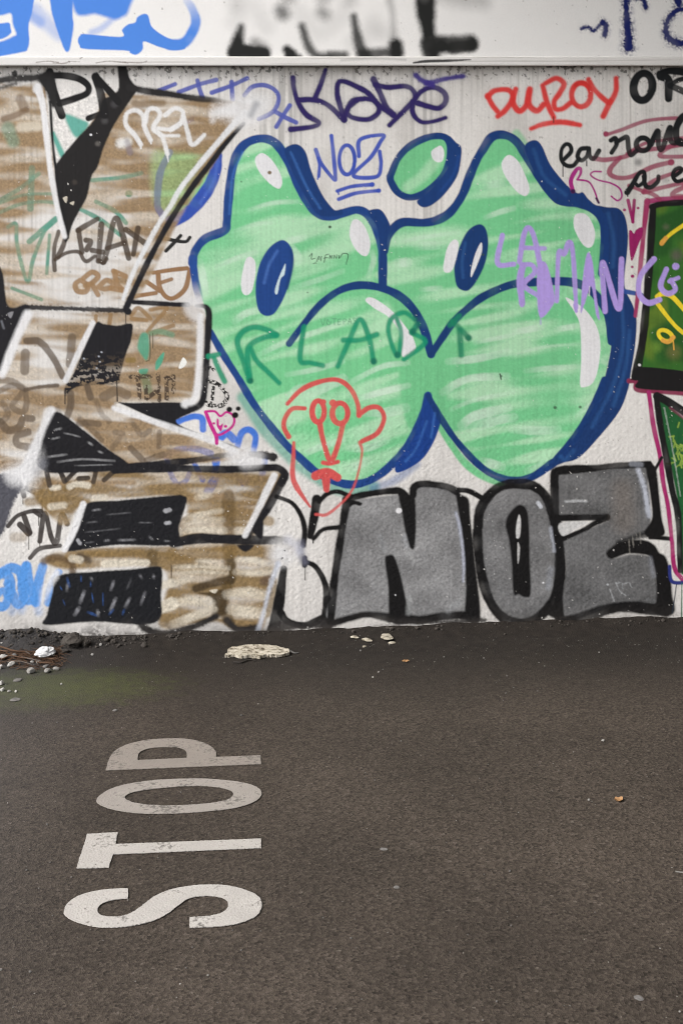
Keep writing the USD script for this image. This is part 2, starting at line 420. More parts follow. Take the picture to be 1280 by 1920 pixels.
W.S('808,664 826,637 850,603 876,578 909,554 960,533 1012,528 1053,527 1081,531 1105,542 1125,564 1140,590 1146,640', (7, 7, 8, 8.5, 8), C(22, 56, 106), 1.5)
W.S('1165,545 1192,550 1202,553', 4.5, C(40, 70, 130, WHITE_R), 1.4)
for p in ('1165,560 1168,640 1150,720 1110,800', '1180,620 1172,690 1150,760', '1140,400 1150,450 1148,500', '1000,280 1020,330 1060,365', '1075,845 1060,862 1050,855'):
    W.S(p, 3.5, C(50, 95, 150), 3.5, .45, own=False)
for p in ('545,285 575,350 600,390', '430,400 436,330 455,285', '800,790 780,840 760,865', '815,775 808,820'):
    W.S(p, 2.2, C(70, 120, 190), 2.5, .5, own=False)
# eyes
W.part('green_bubble_letter/eye', 'dark blue oval eye')
W.P('532,450 545,462 550,480 547,510 538,543 526,570 512,589 495,591 483,577 479,540 485,500 500,470 517,454', NAV2 * .6 + NAVY * .4, 1.6)
W.S('520,470 505,495 495,530', 2.5, C(90, 130, 200), 3, .5, own=False)
W.S('545,470 548,495 538,540', 3, NAVY, 2, .7, own=False)
W.part('green_bubble_letter/glint', 'pale slit in the eye')
W.P('535,494 533,514 526,523 520,550 515,547 519,530 526,512', C(205, 220, 220), 1)
W.part('green_bubble_letter_001/eye', 'dark blue oval eye')
W.P('897,420 910,428 915,455 910,490 897,520 882,541 870,545 857,537 852,517 852,492 862,460 877,432', C(22, 56, 106), 1.6)
W.S('872,455 866,490 868,520', 2.5, C(50, 95, 150), 3, .5, own=False)
W.part('green_bubble_letter_001/glint', 'white slit in the eye')
W.P('902,454 902,475 884,518 883,505 891,475', HI, 1)
for n, key, polys in ((0, 'green_bubble_letter', ('494,287 509,299 523,320 529,340 523,353 506,344 485,320 478,299 484,289', '660,414 672,412 685,427 694,455 690,476 680,479 665,465 655,440',
                        '685,563 695,557 716,568 740,588 760,612 774,633 779,654 767,667 753,666 750,626 729,595 702,578', '462,484 470,481 478,490 479,510 474,540 468,550 460,553 453,545 452,525 457,498')),
                      (1, 'green_bubble_letter_001', ('953,290 971,302 988,337 992,357 984,367 967,357 947,330 940,306', '1080,401 1095,400 1107,412 1115,435 1112,457 1102,464 1090,455 1077,430 1075,412',
                        '1060,558 1081,568 1101,585 1118,612 1125,643 1122,685 1112,716 1094,726 1087,719 1089,674 1087,612 1077,585', '846,452 855,449 860,458 856,480 848,505 838,511 831,505 833,485 838,465'))):
    for i, q in enumerate(polys):
        W.part(f'{key}/highlight' + (f'_{i:03d}' if i else ''))
        W.P(q, HI, 1.3)
W.part('green_bubble_letter')
W.D(505, 323, 3.2, C(110, 85, 50), 1.3, own=False)
W.D(618, 425, 2.4, C(50, 70, 50), 1.2, own=False)
for x, y, r in ((939, 705, 1.8), (1040, 764, 3), (1087, 763, 2.5), (905, 477, 2), (452, 340, 1.2), (576, 548, 1.2)):
    W.D(x, y, r, C(60, 80, 60), 1.2, .8, own=False)
W.S('937,701 939,711', 1.2, C(40, 44, 40), .7, own=False)
W.part('graffiti_tag_010', 'thin black pencil signature on the left green shape')
W.at(320, 300, 4)
for p in ('1040,720 1060,700 1055,740 1080,735', '1070,775 1090,770', '1095,760 1110,720 1115,740 1100,745', '1130,720 1125,755', '1150,765 1160,715 1185,705', '1150,735 1175,730', '1190,735 1195,715 1205,735 1210,715', '1222,735 1226,712 1240,735 1246,710', '1260,715 1262,735 1280,712 1290,700 1320,700 1330,720 1315,780'):
    W.S(p, .75, C(46, 72, 52), .7)
W.part('graffiti_tag_011', 'faint thin grey capitals over the mouth of the left green shape')
W.at(420, 420, 1280 / 440)
for p in ('525,515 540,550 550,515', '572,533 565,520 560,540 575,550 582,530', '590,515 612,515', '600,517 602,550', '622,520 622,548 635,546', '622,520 636,517', '622,533 634,531', '652,545 652,518 668,522 654,534', '675,545 684,515 695,543', '680,532 692,532', '716,512 704,516 718,535 706,543'):
    W.S(p, .7, C(88, 140, 105), .8, .8)
# ---------------------------------------------------------------- the brown block lettering on the left
BRN, TAN, CRM = C(150, 121, 86), C(184, 160, 128), C(220, 206, 184)
def bands(lo, seed, k=.95):
    def f(u, v, g):
        n = noise2(u, v, 95, 14, 1, seed) * .46 + noise2(u, v, 42, 7, 3, seed + 1) * .26 + noise2(u, v, 70, 50, 0, seed + 5, 2) * .28 + .015 * g
        wear = np.exp(-(((u - 150) / 120) ** 2 + ((v - 470) / 105) ** 2)) * .5 + np.exp(-(((u - 90) / 60) ** 2 + ((v - 690) / 50) ** 2)) * .35
        return k * sstep(lo - n - wear + .03 * g, -.17, .19)
    return f
W.part('brown_block_letter', 'brown sprayed letter with black shapes and white edges, upper one')
W.at()
B1 = '-56,170 30,160 72,158 160,172 240,176 455,193 452,222 345,395 240,578 130,578 18,578 0,520 -56,480'
W.P(B1, TAN, 4, .66, .4, mod=bands(.76, 80))
W.P(B1, BRN, 4, .97, .4, mod=bands(.60, 82))
W.at()
W.P('86,165 100,300 108,350 145,258 170,230 190,190 180,150 100,140', base, 3, 1, own=False)        # bare plaster left beside the first edge
W.part('graffiti_tag')
W.P('122,214 150,222 166,233 146,257 132,244', C(70, 160, 140), 4, .9)
W.S('99,250 117,290', 5, C(70, 160, 140), 3, .9)
teal_arcs(.36)
W.part('graffiti_tag_002')
W.at()
W.P('285,290 330,285 372,300 350,350 325,385 290,380', C(140, 205, 130), 10, .35)
W.S('318,285 300,325 295,382 304,402', 6.5, C(100, 105, 145), 2, .6)
W.part('brown_block_letter_001', 'brown sprayed letter with black shapes and white edges, middle one')
B2 = '52,592 140,588 240,585 378,582 376,735 345,755 215,757 320,800 470,850 430,862 250,880 235,872 95,762 60,860 -56,880 -56,730 10,700 30,640'
W.P(B2, TAN, 4, .6, .4, mod=bands(.76, 90))
W.P(B2, BRN, 4, .96, .4, mod=bands(.60, 92))
W.part('brown_block_letter_002', 'brown sprayed letter with black shapes and white edges, lowest one')
OLV = C(136, 108, 66)
B3 = '70,885 240,882 420,884 530,885 492,960 460,1025 345,1030 342,935 165,945 120,985 60,925'
B4 = '110,1035 340,1028 545,1022 512,1075 490,1182 440,1180 400,1165 300,1175 306,1068 115,1066'
for q, s_ in ((B3, 100), (B4, 104)):
    W.P(q, TAN * .95, 5, .7, .4, mod=bands(.70, s_))
    W.P(q, OLV, 5, .96, .4, mod=bands(.56, s_ + 2))
W.at(0, 900, 4)
for p, r, c, a in (('210,165 320,155 480,150', 8, OLV, .7), ('110,430 170,430', 9, OLV, .45), ('280,30 600,20 1000,20', 5, BRN, .8), ('330,610 430,580 530,620 545,690', 7, C(96, 74, 50), .85), ('520,560 800,540 1290,530', 9, OLV, .75), ('600,570 660,600', 7, C(74, 60, 46), .8), ('1140,560 1150,640', 10, C(90, 72, 46), .7)):
    W.S(p, r, c, 4, a)
W.at(320, 900, 4)
for p, r, c, a in (('430,120 440,300 440,430 445,640', 12, C(108, 84, 50), .75), ('440,560 460,700 450,760', 8, C(84, 66, 38), .85), ('190,815 300,780 440,750', 8, C(74, 58, 38), .95), ('0,560 300,560 460,540', 11, OLV, .7), ('140,140 240,130 380,120', 6, BRN, .7), ('700,760 730,740', 9, C(100, 78, 62), .85),
                   ('770,760 760,860 720,1000', 8, C(140, 116, 80), .8), ('700,300 740,310', 10, C(150, 122, 80), .75), ('60,460 90,320 140,290', 7, OLV, .7), ('560,200 640,230', 14, BRN, .5), ('420,800 400,960 440,1060', 10, C(96, 74, 40), .8), ('340,1000 400,980', 9, C(70, 56, 34), .8)):
    W.S(p, r, c, 3.5, a)
W.P('205,850 300,880 320,960 350,1010 420,990 400,830 300,840', C(74, 58, 36), 3, .95)
W.P('290,830 350,820 330,850', CRM, 1.5, .9, own=False)
for p in ('215,880 215,945', '212,600 212,645', '5,640 5,770'):
    W.S(p, .9, C(70, 56, 38), .7)
# pale spray bands in the lower letters
for p, r, a in (('30,655 200,650 430,665', 4, .8), ('40,700 240,690 420,700', 4, .75), ('500,600 620,600 700,620', 5, .85), ('490,690 620,700 740,690', 6, .8), ('420,860 560,840 690,860', 9, .85), ('450,970 560,990 680,1000', 10, .85), ('10,780 150,740', 6, .7), ('10,920 150,910 300,920', 8, .8), ('20,1080 180,1020 320,970', 8, .85),
                ('130,280 260,250 380,230', 5, .7), ('110,330 250,300 390,300', 5, .6), ('80,390 250,370 400,380', 6, .8), ('500,390 560,380', 8, .6), ('200,130 290,110', 6, .7), ('330,610 200,610', 4, .7)):
    W.S(p, r, CRM, 4, a, .5, own=False, fade=(.5, 1, 1, .6))
W.at(0, 900, 4)
for p, r, a in (('780,630 900,625 1100,620', 6, .95), ('540,590 600,600', 7, .7), ('1220,790 1290,770', 8, .8), ('1200,960 1290,930', 12, .9), ('520,50 580,30 660,40', 6, .9), ('390,60 440,55', 5, .9), ('710,150 780,140', 8, .7), ('380,200 480,190', 6, .7)):
    W.S(p, r, CRM, 3, a, own=False)
W.part('graffiti_tag_006')
W.at(0, 600, 4)
for q in ('350,1140 372,1240', '450,1130 485,1210', '570,1125 500,1200', '590,1190 660,1185', '720,1130 700,1215', '860,1130 780,1200'):
    W.S(q, 4.6, C(45, 40, 40), 1.6, .8)
# old brown and grey strokes showing through
W.part('graffiti_tag_012', 'dark brown marker capitals across the worn middle of the brown block lettering')
MK = C(70, 55, 42)
W.at(0, 300, 4)
for p, r in (('440,535 410,640 405,740 410,825', 4), ('495,570 470,650 435,720', 5), ('415,745 500,695 590,688 625,742 655,757 712,720', 3.6), ('585,525 660,480 730,440', 5), ('590,525 600,600 615,690', 5), ('645,600 680,612 650,670', 5.5), ('760,480 750,600 738,755', 5.5), ('740,750 775,770 800,740', 4), ('775,765 810,650 850,470 880,440 920,560 965,735', 5.5), ('805,660 930,620', 4.5), ('690,675 770,690', 5), ('945,520 1085,620', 5.5), ('1035,510 1000,705', 5)):
    W.S(p, r, MK, 1.4, .9, .5)
W.part('graffiti_tag_013', 'small round brown letters left of the white diagonal line')
for p, r in (('600,900 565,930 580,980 640,985 660,945 630,915 600,900', 5), ('625,885 690,840 735,870 690,920 640,940', 5), ('690,930 735,1010', 5), ('740,950 800,900 850,940 790,965 740,950', 5), ('850,830 940,870', 5), ('860,840 880,930 920,970', 5), ('830,960 920,975', 5)):
    W.S(p, r, C(158, 122, 84), 1.6, .92)
W.at(0, 300, 4)
for p, r in (('985,1160 1040,1110 1130,1190', 4), ('990,1190 1100,1200', 4), ('1130,1120 1250,1110 1110,1290 1300,1240', 4), ('830,1160 820,1230', 4), ('720,1170 715,1220', 4)):
    W.S(p, r, C(150, 116, 76), 1.6, .85)
W.part('graffiti_tag_014', 'grey brown looping strokes over the middle brown letter')
GB = C(96, 79, 63)
W.at(0, 600, 4)
for p, r, a in (('200,155 300,165 400,285 470,420', 6.5, .85), ('540,130 525,330', 8, .7), ('190,250 185,380', 9, .7), ('190,522 310,500 430,490', 3.6, .9), ('655,500 680,580', 6, .85), ('530,550 530,640 500,730', 6.5, .8), ('0,530 90,490 170,520 120,600 90,650 170,690 200,620 190,540', 5.5, .6), ('0,760 60,825 140,805 175,740 240,740', 7, .75), ('210,840 130,870 130,930 220,955', 7, .75),
                ('590,780 660,770 740,780', 6, .65), ('860,840 920,850', 5, .5), ('780,575 870,530 950,560', 9, .6), ('980,960 1070,1050', 6, .75), ('600,740 700,830 760,900', 5, .5), ('430,660 470,800', 5, .4), ('1000,780 1060,860 1120,830', 5, .5), ('20,620 60,700 20,760', 6, .5), ('900,880 840,960', 5, .45), ('720,600 760,700 820,760', 5, .4), ('1100,1050 1220,1010', 6, .65), ('1195,840 1190,950', 5, .6), ('0,450 90,460 190,520', 6, .6)):
    W.S(p, r, GB, 2, a, .5)
W.at(0, 0, 4)
for p, r, a in (('150,740 180,800', 9, .6), ('30,890 120,860 200,820', 6, .7), ('240,260', 1, 0)):
    if a: W.S(p, r, C(110, 82, 56), 3, a)
for p, r, a in (('900,1070 960,1060', 8, .8), ('280,940 160,950', 9, .7), ('60,960 100,1060', 12, .45)):
    W.S(p, r, C(232, 226, 214) if r < 10 and a > .75 else (CRM if r < 10 else TEAL), 5, a)
W.S('950,1060 975,1140', 6, C(120, 108, 118), 3, .6)
W.S('1010,770 1060,780 1220,770', 7, C(120, 92, 58), 4, .7)
W.part('graffiti_tag_015', 'teal drips and patches in the middle brown letter')
TG = C(70, 160, 128)
W.at(0, 600, 4)
W.P('1030,200 1060,100 1110,110 1120,220 1100,300 1060,260', TG, 3, .8)
W.P('1170,310 1230,240 1215,320 1170,375', TG, 1.5, .9)
W.P('1045,370 1110,365 1090,410 1050,400', TG, 2, .85)
W.S('1130,100 1200,85 1290,110', 5, TG, 3, .5)
W.S('1085,420 1110,520', 8, C(96, 120, 84), 4, .6)
for p in ('1125,110 1125,280 1098,310', '1147,100 1147,210'):
    W.S(p, .9, C(90, 80, 60), .6)
W.S('960,300 1000,300', 5, C(140, 112, 60), 2, .8)
W.P('320,0 350,10 350,40 315,60', HI, 1) if False else None
W.at(320, 600, 4)
W.P('95,280 120,315 100,350 62,362 75,310', C(240, 238, 224), .8)
W.P('960,120 1060,200 1100,310 1020,330 960,320', CRM, 4, .001)
W.part('graffiti_tag_016', 'broken black letters at the foot of the middle brown letter')
W.at(0, 600, 4)
for p in ('980,425 1130,420', '1035,440 1050,590', '1095,500 1098,590', '1185,410 1195,600', '1110,580 1180,530', '1250,430 1250,600', '1240,440 1300,430', '1300,420 1300,540'):
    W.S(p, 4, C(66, 52, 42), 1.2, .9, .6, dash=.75)

# black shapes
W.part('brown_block_letter/black_shape', 'black sprayed diagonal wedge')
W.at()
W.P('221,121 236,122 243,145 256,166 246,185 215,232 195,275 183,312 172,330 163,368 150,393 137,418 127,449 120,449 113,400 104,350 103,318 110,300 145,258 170,232 186,208 193,187 207,178 222,165', C(31, 28, 27), 2.2, 1, .5)
W.P('118,371 126,368 124,380', CRM, 1, .8, own=False)
W.P('131,380 139,377 137,384', CRM, 1, .8, own=False)
W.D(170, 252, 2, HI, 1, own=False); W.D(183, 269, 4, C(120, 112, 104), 3, .6, own=False); W.D(196, 226, 5, C(96, 92, 90), 4, .55, own=False); W.D(214, 195, 6, C(84, 80, 80), 4, .5, own=False); W.D(140, 341, 4, C(80, 70, 62), 3, .5, own=False)
W.part('graffiti_tag_017', 'black spray letters at the top left under the ledge')
W.S('93,134 97,160 107,192 116,216', 8, BLACK, 1.6)
W.S('86,141 120,141 148,147 165,160 163,174 140,184 112,193', 6.4, BLACK, 1.6)
W.S('179,143 188,172 196,214', 8, BLACK, 1.6)
W.S('180,143 203,168 222,190', 6.5, BLACK, 1.6)
W.S('166,221 192,211', 5.5, BLACK, 1.5)
W.part('brown_block_letter/outline', 'black sprayed outline')
W.P('70,143 100,134 104,160 104,197 95,198 86,172', C(36, 34, 33), 4, 1, .6)
W.S('-56,160 0,150 30,146 65,145 92,139', 6.5, C(40, 37, 35), 3.5, .96, .6, halo=.2)
W.D(27, 138, 5, BLACK, 2)
W.S('-56,178 0,164 30,155', 4, C(50, 44, 40), 4, .8, .6)
W.S('243,163 275,170 320,176 362,183 402,187 432,191', (7, 6.5, 6, 4), C(38, 35, 34), 3, 1, .6, fade=(1, 1, 1, .9, .1), halo=.15)
W.S('456,231 420,272 395,305 357,355 318,415 275,495 236,578', (4, 5.5, 5.5, 6), BLK, 1.9, 1, .4, halo=.12)
W.S('94,190 99,270 107,330 119,400 127,445', 2.6, BLACK, 1.8)
W.P('-56,470 0,500 15,572 48,570 56,580 45,592 30,625 12,662 0,697 -56,730', BLK, 2.5, 1, .5)
W.P('14,588 25,584 20,596', C(150, 145, 145), 1.5, .8, own=False); W.S('3,602 7,615', 2, C(120, 118, 122), 2, .7, own=False)
W.S('48,576 125,578 235,582', (5, 3.6, 5), BLK, 2.2, .95, .9, halo=.2)
W.D(240, 584, 6, BLK, 1.6)
W.S('236,585 236,606', .9, BLK, .6)
W.part('brown_block_letter/white_edge', 'white sprayed edge line')
WHT = np.array([.78, .775, .78])
W.S('70,162 80,195 87,250 95,320 107,387 121,443', (6.5, 6, 5, 4.5), WHT, 2.4, .97, .2)
W.D(70, 166, 8, WHT, 4, .95)
W.S('458,210 420,253 380,300 340,350 320,385 300,415 275,460 250,510 231,560', (6, 5, 4.5, 4.5, 4), np.array([.75, .76, .77]), 2.2, .95, .4)
W.P('428,186 470,174 506,188 492,218 455,236 426,224 398,208', WHT, 17, .9, .3)
W.S('400,213 440,204', 8, WHT, 6, .6)
W.D(398, 226, 5, WHT, 5, .5)
W.S('470,215 480,195', 6, C(130, 130, 135), 6, .55, own=False)
W.part('brown_block_letter_001/outline')
W.S('250,566 320,570 352,571', 4.6, BLK, 1.9, 1, .5)
W.S('368,573 384,574 391,584 391,605 388,650 383,725 376,757 345,772 322,786', (3, 6, 6.5, 7, 7, 5), BLK, 2.2, 1, .5, halo=.12)
W.P('222,754 245,755 320,754 350,756 372,764 350,777 330,788 345,801 400,822 445,838 430,840 330,806 290,786 240,763', BLK, 2, 1, .5)
W.S('220,879 320,868 370,862 435,851', (8, 7, 6, 4.5), BLK, 2, 1, .5, fade=(1, 1, .6))
W.S('215,881 270,880 325,878', 7, BLK, 2, 1, .5)
W.part('brown_block_letter_001/black_shape', 'black sprayed slanting block, worn below')
W.P('180,605 195,607 220,610 240,606 249,611 245,640 235,667 225,705 219,720 160,722 135,730 122,742 122,725 140,695 160,645', BLK, 2, 1, .6, mod=lambda u, v, g: 1 - sstep(v, 655, 715) * .6 * sstep(noise2(u, v, 16, 5, 0, 120, 2) + .12 * g, .42, .70))
W.S('122,738 122,757', .9, BLK, .6); W.S('219,715 220,752', 1.1, BLK, .6)
for x, y in ((185, 668), (190, 660), (187, 678), (181, 690), (157, 672)):
    W.D(x, y, 1.5, C(190, 190, 195), 1, .8, own=False)
W.part('brown_block_letter_001/black_shape_001', 'black sprayed triangle with thin pale streaks')
W.P('105,772 155,805 200,840 242,871 220,882 150,886 85,884 62,850 82,808', BLK, 2.2, 1, .5)
for p, r in (('108,866 155,861 215,864', 2), ('88,857 125,852', 2), ('96,823 111,820', 1.6), ('120,812 135,815 150,819', 1.4), ('102,806 115,803', 2), ('140,873 210,871', 1), ('165,829 173,834', 2), ('184,846 192,849', 1.8)):
    W.S(p, r, C(160, 156, 154), 1.5, .7, .6, own=False, fade=(.3, 1, .8, 1, .4))
W.part('brown_block_letter_001/white_edge', 'white sprayed edge lines')
W.S('52,590 33,630 15,675 4,702', (9, 8, 7), WHT, 4.5, .92, .2)
W.S('174,605 150,655 123,713', 5.2, WHT, 2.2, .96, .2)
W.S('376,592 374,675 367,743 347,757', (6, 6.5, 8), WHT, 4, .95, .2)
W.P('352,560 376,560 378,600 362,602 345,580', WHT, 8, .7)
W.S('214,765 250,777 320,801 395,825 442,846', (5, 5.5, 6, 6.5), WHT, 3, .96, .2)
W.P('430,840 470,842 500,862 490,880 450,880 425,860', WHT, 12, .85)
W.S('97,769 76,812 60,855 45,892', (6, 7, 10, 16), WHT, 4, .96, .2)
W.P('68,840 72,890 44,920 8,905 4,886 36,866', WHT, 20, .92)
W.S('80,868 70,885', 8, C(110, 110, 120), 8, .4, own=False)
W.part('brown_block_letter_001/black_shape_002', 'soft grey black corner')
W.P('-56,892 0,888 25,893 42,908 25,945 0,1007 -56,1030', C(66, 65, 74), 4, .95, .8)
W.P('10,888 50,880 60,895 35,912 15,905', WHT, 10, .8)
W.part('brown_block_letter_002/outline')
W.S('315,877 420,880 500,877 522,878 534,890 528,905', (6.5, 7, 6.5, 7.5, 8.5), BLK, 2.2, 1, .5, halo=.1)
W.S('470,851 492,853 512,857', (5, 7, 7.5), C(40, 37, 38), 2.2, 1, .8, fade=(.4, .9, 1))
W.P('458,845 492,850 488,874 452,876', WHT, 8, .55)
W.S('532,895 500,955 462,1008', (8.5, 8, 6), BLK, 2.2, 1, .5)
W.S('325,1018 370,1010 420,1011 490,1013 520,1013 542,1016', (9.5, 9.5, 9, 8.5, 7), C(30, 28, 30), 2.2, 1, .4, fade=(1, 1, 1, .9, .2))
W.P('445,1022 476,1022 460,1035', BLK, 2.5)
W.P('480,1005 470,985 492,970 492,1008', BLK, 2.5)
W.S('258,1163 275,1180 300,1188 320,1187 358,1177 405,1156', (7, 7, 6.5, 6), C(34, 31, 30), 3.5, 1, .6)
W.S('425,1163 445,1180 480,1178', 7, C(34, 31, 30), 4, 1, .6)
W.part('brown_block_letter_002/black_shape', 'black sprayed bar with thin pale marks')
W.P('160,946 225,938 320,929 343,929 350,940 336,985 326,1021 220,1022 140,1033 127,1031 140,1000', C(26, 25, 28), 2.2, 1, .5)
for p, r, a in (('174,957 188,955', 2.4, .8), ('310,958 318,956', 4.5, .95), ('311,981 318,980', 3.6, .95), ('222,1013 253,1012', 2.4, .8), ('196,1014 205,1013', 2.2, .8), ('146,1013 150,1019', 3.5, .8), ('280,1006 286,1012', 2.4, .6), ('163,980 182,978', 1.4, .45), ('160,998 190,995 225,991', 1.3, .4), ('200,965 245,961', 1.3, .4), ('260,980 285,980', 1.2, .5), ('308,1014 318,1015', 2, .6), ('160,1018 175,1016', 1.6, .4)):
    W.S(p, r * .9, C(176, 172, 172), 1.7, a * (.6 if r < 3 else .95), .6, own=False, fade=(.3, 1, .6, 1, .3) if r < 3 else None)
W.part('brown_block_letter_002/black_shape_001', 'black sprayed bar with slanting pale and blue marks')
W.P('107,1080 175,1072 250,1067 292,1062 304,1070 302,1112 291,1168 175,1166 85,1172 88,1152 98,1112', C(24, 24, 27), 2.4, 1, .5)
for p, r, a in (('158,1109 150,1130', 3, .75), ('148,1140 140,1153', 3.5, .7), ('213,1090 208,1106', 2.6, .7), ('217,1122 207,1145', 3.2, .75), ('243,1122 235,1138', 3, .65), ('272,1110 264,1134', 2.4, .5), ('262,1078 266,1084', 2.4, .5), ('288,1078 288,1084', 2.2, .7), ('127,1095 125,1108', 2.4, .5), ('183,1145 184,1155', 2.6, .8), ('170,1083 173,1088', 2.4, .5), ('238,1105 246,1085', 1.8, .25)):
    W.S(p, r, C(170, 166, 168), 2.2, a * .85, .6, own=False, fade=(.3, 1, .7, .3))
for p, r, a in (('126,1084 130,1100', 3, .6), ('152,1080 152,1090', 1.6, .8), ('170,1090 170,1100', 1.4, .8), ('172,1112 175,1130', 1.3, .9), ('193,1112 193,1135', 1.3, .9), ('165,1148 180,1154', 3, .7), ('205,1152 212,1143', 3, .7), ('233,1143 230,1152', 2.6, .6), ('113,1100 116,1106', 1.5, .9), ('118,1125 122,1135', 1.4, .6)):
    W.S(p, r * .8, C(60, 100, 165), 1.2, a * .7, .6, own=False, fade=(.3, 1, .4))
W.part('brown_block_letter_002/white_edge', 'white sprayed edge lines')
W.S('156,945 137,998 121,1030', (6, 6.5, 6), WHT, 2.6, .96, .2)
W.S('106,1074 86,1107 76,1142', (7, 8, 6), WHT, 5, .9, .5, fade=(1, .8, .2))
W.S('514,892 482,958 459,1004', (7, 6, 5), WHT, 2.4, .96, .2)
# black outlined rounded letter between the brown and grey letters
W.part('black_outline_letter', 'white rounded letter drawn with a thick black outline between brown and grey letters')
K8 = 1280 / 440
W.at(420, 840, K8)
BK2 = C(18, 16, 16)
for p, r in (('285,265 370,300 420,370 440,450 432,530', (4, 4.5, 6)), ('505,280 490,380 470,480', (9, 9, 6)), ('520,290 560,252 620,238 690,265', 4.6), ('488,495 540,445 625,432', 4.4), ('440,618 500,650 550,740 562,850', (4.5, 5, 8)), ('565,830 560,960', (9, 12)), ('535,930 440,968 345,945 310,900', (7, 6.5, 7)),
             ('325,660 300,840 270,1000', (7, 10, 13)), ('440,600 440,640', 5)):
    W.S(p, r, BK2, 1.8, 1, .4)
W.P('270,960 330,940 440,968 540,940 570,960 560,985 440,985 330,1000 250,1030', C(40, 37, 36), 4, .95, .8)
W.S('443,650 442,720', 1, BK2, .6); W.S('487,500 485,518', 1.2, BK2, .6)
W.S('415,520 420,580 435,620', 8, C(110, 108, 122), 6, .7)
W.part('brown_block_letter_002/white_edge')
W.P('270,520 340,520 380,560 370,610 300,640 250,600', WHT, 15, .95)
W.S('350,500 410,560', 8, C(205, 203, 214), 8, .45)
W.S('295,630 250,760 220,880 180,1020', (5, 4, 3.5, 5), C(205, 206, 214), 3.5, .8, .5)
for x, y in ((318, 600), (330, 560), (312, 605)):
    W.D(x, y, 1.1, BK2, .8, own=False)

# ---------------------------------------------------------------- the three grey letters
SIL = C(152, 148, 145) * .95
W.part('grey_letter', 'grey block letter shaped like an N with black outline', 'silver')
W.at(420, 840, K8)
W.P('585,930 600,760 630,560 665,330 700,290 930,255 960,270 985,400 1015,530 1035,320 1045,230 1080,205 1180,214 1255,262 1270,360 1000,700', SIL, 3)
W.at(640, 900, 4)
W.P('0,1060 -50,1040 -20,700 20,350 50,170 140,150 430,125 450,230 500,510 545,500 560,80 640,60 800,80 870,110 900,300 960,800 975,1010 600,1050 480,1000 300,1020 100,1030', SIL, 3)
W.part('grey_letter/outline', 'thick black outline')
W.at(640, 900, 4)
W.S('-80,1060 -60,800 -25,560 10,330 40,160', (8, 8, 7.5, 8), BK2, 2.4, 1, .5, halo=.12)
W.S('30,145 200,105 400,80 450,95 480,140', (6.5, 6.5, 7, 9), BK2, 2.4, 1, .5, halo=.15)
W.P('70,150 150,170 140,195 100,185 60,200', BK2, 2)
W.P('430,130 470,90 515,110 545,80 560,300 548,500 512,505 480,400 450,230', BK2, 2.6)
W.S('535,110 545,55 600,30 700,35 800,55 860,85', (7, 7, 7, 7), BK2, 2.4, 1, .5, halo=.3)
W.P('855,80 900,110 955,150 968,300 1000,600 1040,1040 930,1040 932,800 910,480 870,200', BK2, 2.6)
W.P('325,600 350,565 395,575 440,700 480,880 520,1060 370,1060 350,800', BK2, 2.6)
W.S('365,1035 200,1010 70,1035 -60,1075', (9, 6, 6, 7), BK2, 2.8, 1, .5)
W.S('500,1045 600,1050 750,1025 880,1015 980,1020', (10, 8, 8, 9), BK2, 3, 1, .5)
W.P('360,1040 700,1055 1030,1030 1050,1070 700,1080 400,1075', C(34, 31, 30), 4, .9, .8)
W.S('880,75 960,85 1070,145', 5, BK2, 1.8)
W.part('grey_letter/glint', 'white sprayed dots and edge')
W.D(428, 230, 5.6, HI, 1.2)
W.D(403, 863, 1.3, HI, .8)
W.S('858,245 880,330 905,500 915,650 910,760', (2.5, 3, 3, 2), C(178, 178, 190), 2.6, .75)
W.S('470,420 490,500', 4, C(170, 168, 168), 4, .5, own=False); W.S('290,430 320,520', 5, C(172, 170, 168), 5, .5, own=False); W.S('500,560 540,600', 5, C(176, 172, 168), 4, .5, own=False)
W.S('510,880 500,1000', 4, C(180, 178, 174), 4, .5, own=False); W.S('880,920 800,980', 5, C(168, 166, 164), 5, .45, own=False)
W.part('grey_letter_001', 'grey oval letter like an O with narrow black centre', 'silver')
W.at(840, 840, K8)
OO = '160,500 170,350 230,250 300,205 380,195 470,210 540,280 585,420 608,600 590,790 530,890 450,945 370,955 285,915 220,820 180,680'
W.P(OO, SIL * .78, 3)
W.part('grey_letter_001/outline', 'thick black outline')
W.S(OO + ' 160,500 170,350', 9.5, BK2, 2.4, 1, .5, halo=.12)
W.P('385,310 430,340 442,450 445,600 450,790 420,815 385,800 355,790 345,620 330,500 312,420 330,360', BK2, 2.6)
W.S('540,270 585,400 605,600 590,780', 5, BK2, 2.4)
W.P('540,900 590,820 620,700 620,940 580,930', BK2, 3)
W.part('grey_letter_001/glint', 'pale slits and sprayed glints')
W.P('385,365 396,400 390,480 372,490 370,430', C(205, 199, 193), 1.5)
W.P('378,520 390,540 386,610 378,625', C(190, 184, 178), 1.5)
W.S('490,300 505,320', 4, C(196, 194, 196), 2, .9); W.S('560,440 575,520 578,560', 4, C(170, 170, 176), 3, .7); W.S('560,660 545,760', 5, C(160, 160, 164), 5, .5)
W.D(517, 735, 1.8, HI, .8)
W.part('grey_letter_002', 'grey block letter like a Z with black outline at the right', 'silver')
W.P('600,140 800,120 1075,100 1090,200 1105,380 1080,460 1010,500 950,510 870,570 900,600 1000,580 1110,600 1130,700 1140,880 880,880 720,930 615,945 610,850 640,640 622,500 740,450 870,385 595,380', SIL * .58, 3)
W.part('grey_letter_002/outline', 'thick black outline')
W.S('585,390 580,250 580,150 600,125 700,115 800,110 900,98 1000,93 1095,88', (8, 8, 9, 9, 7, 6.5, 6, 7), BK2, 2.2, 1, .5, halo=.15)
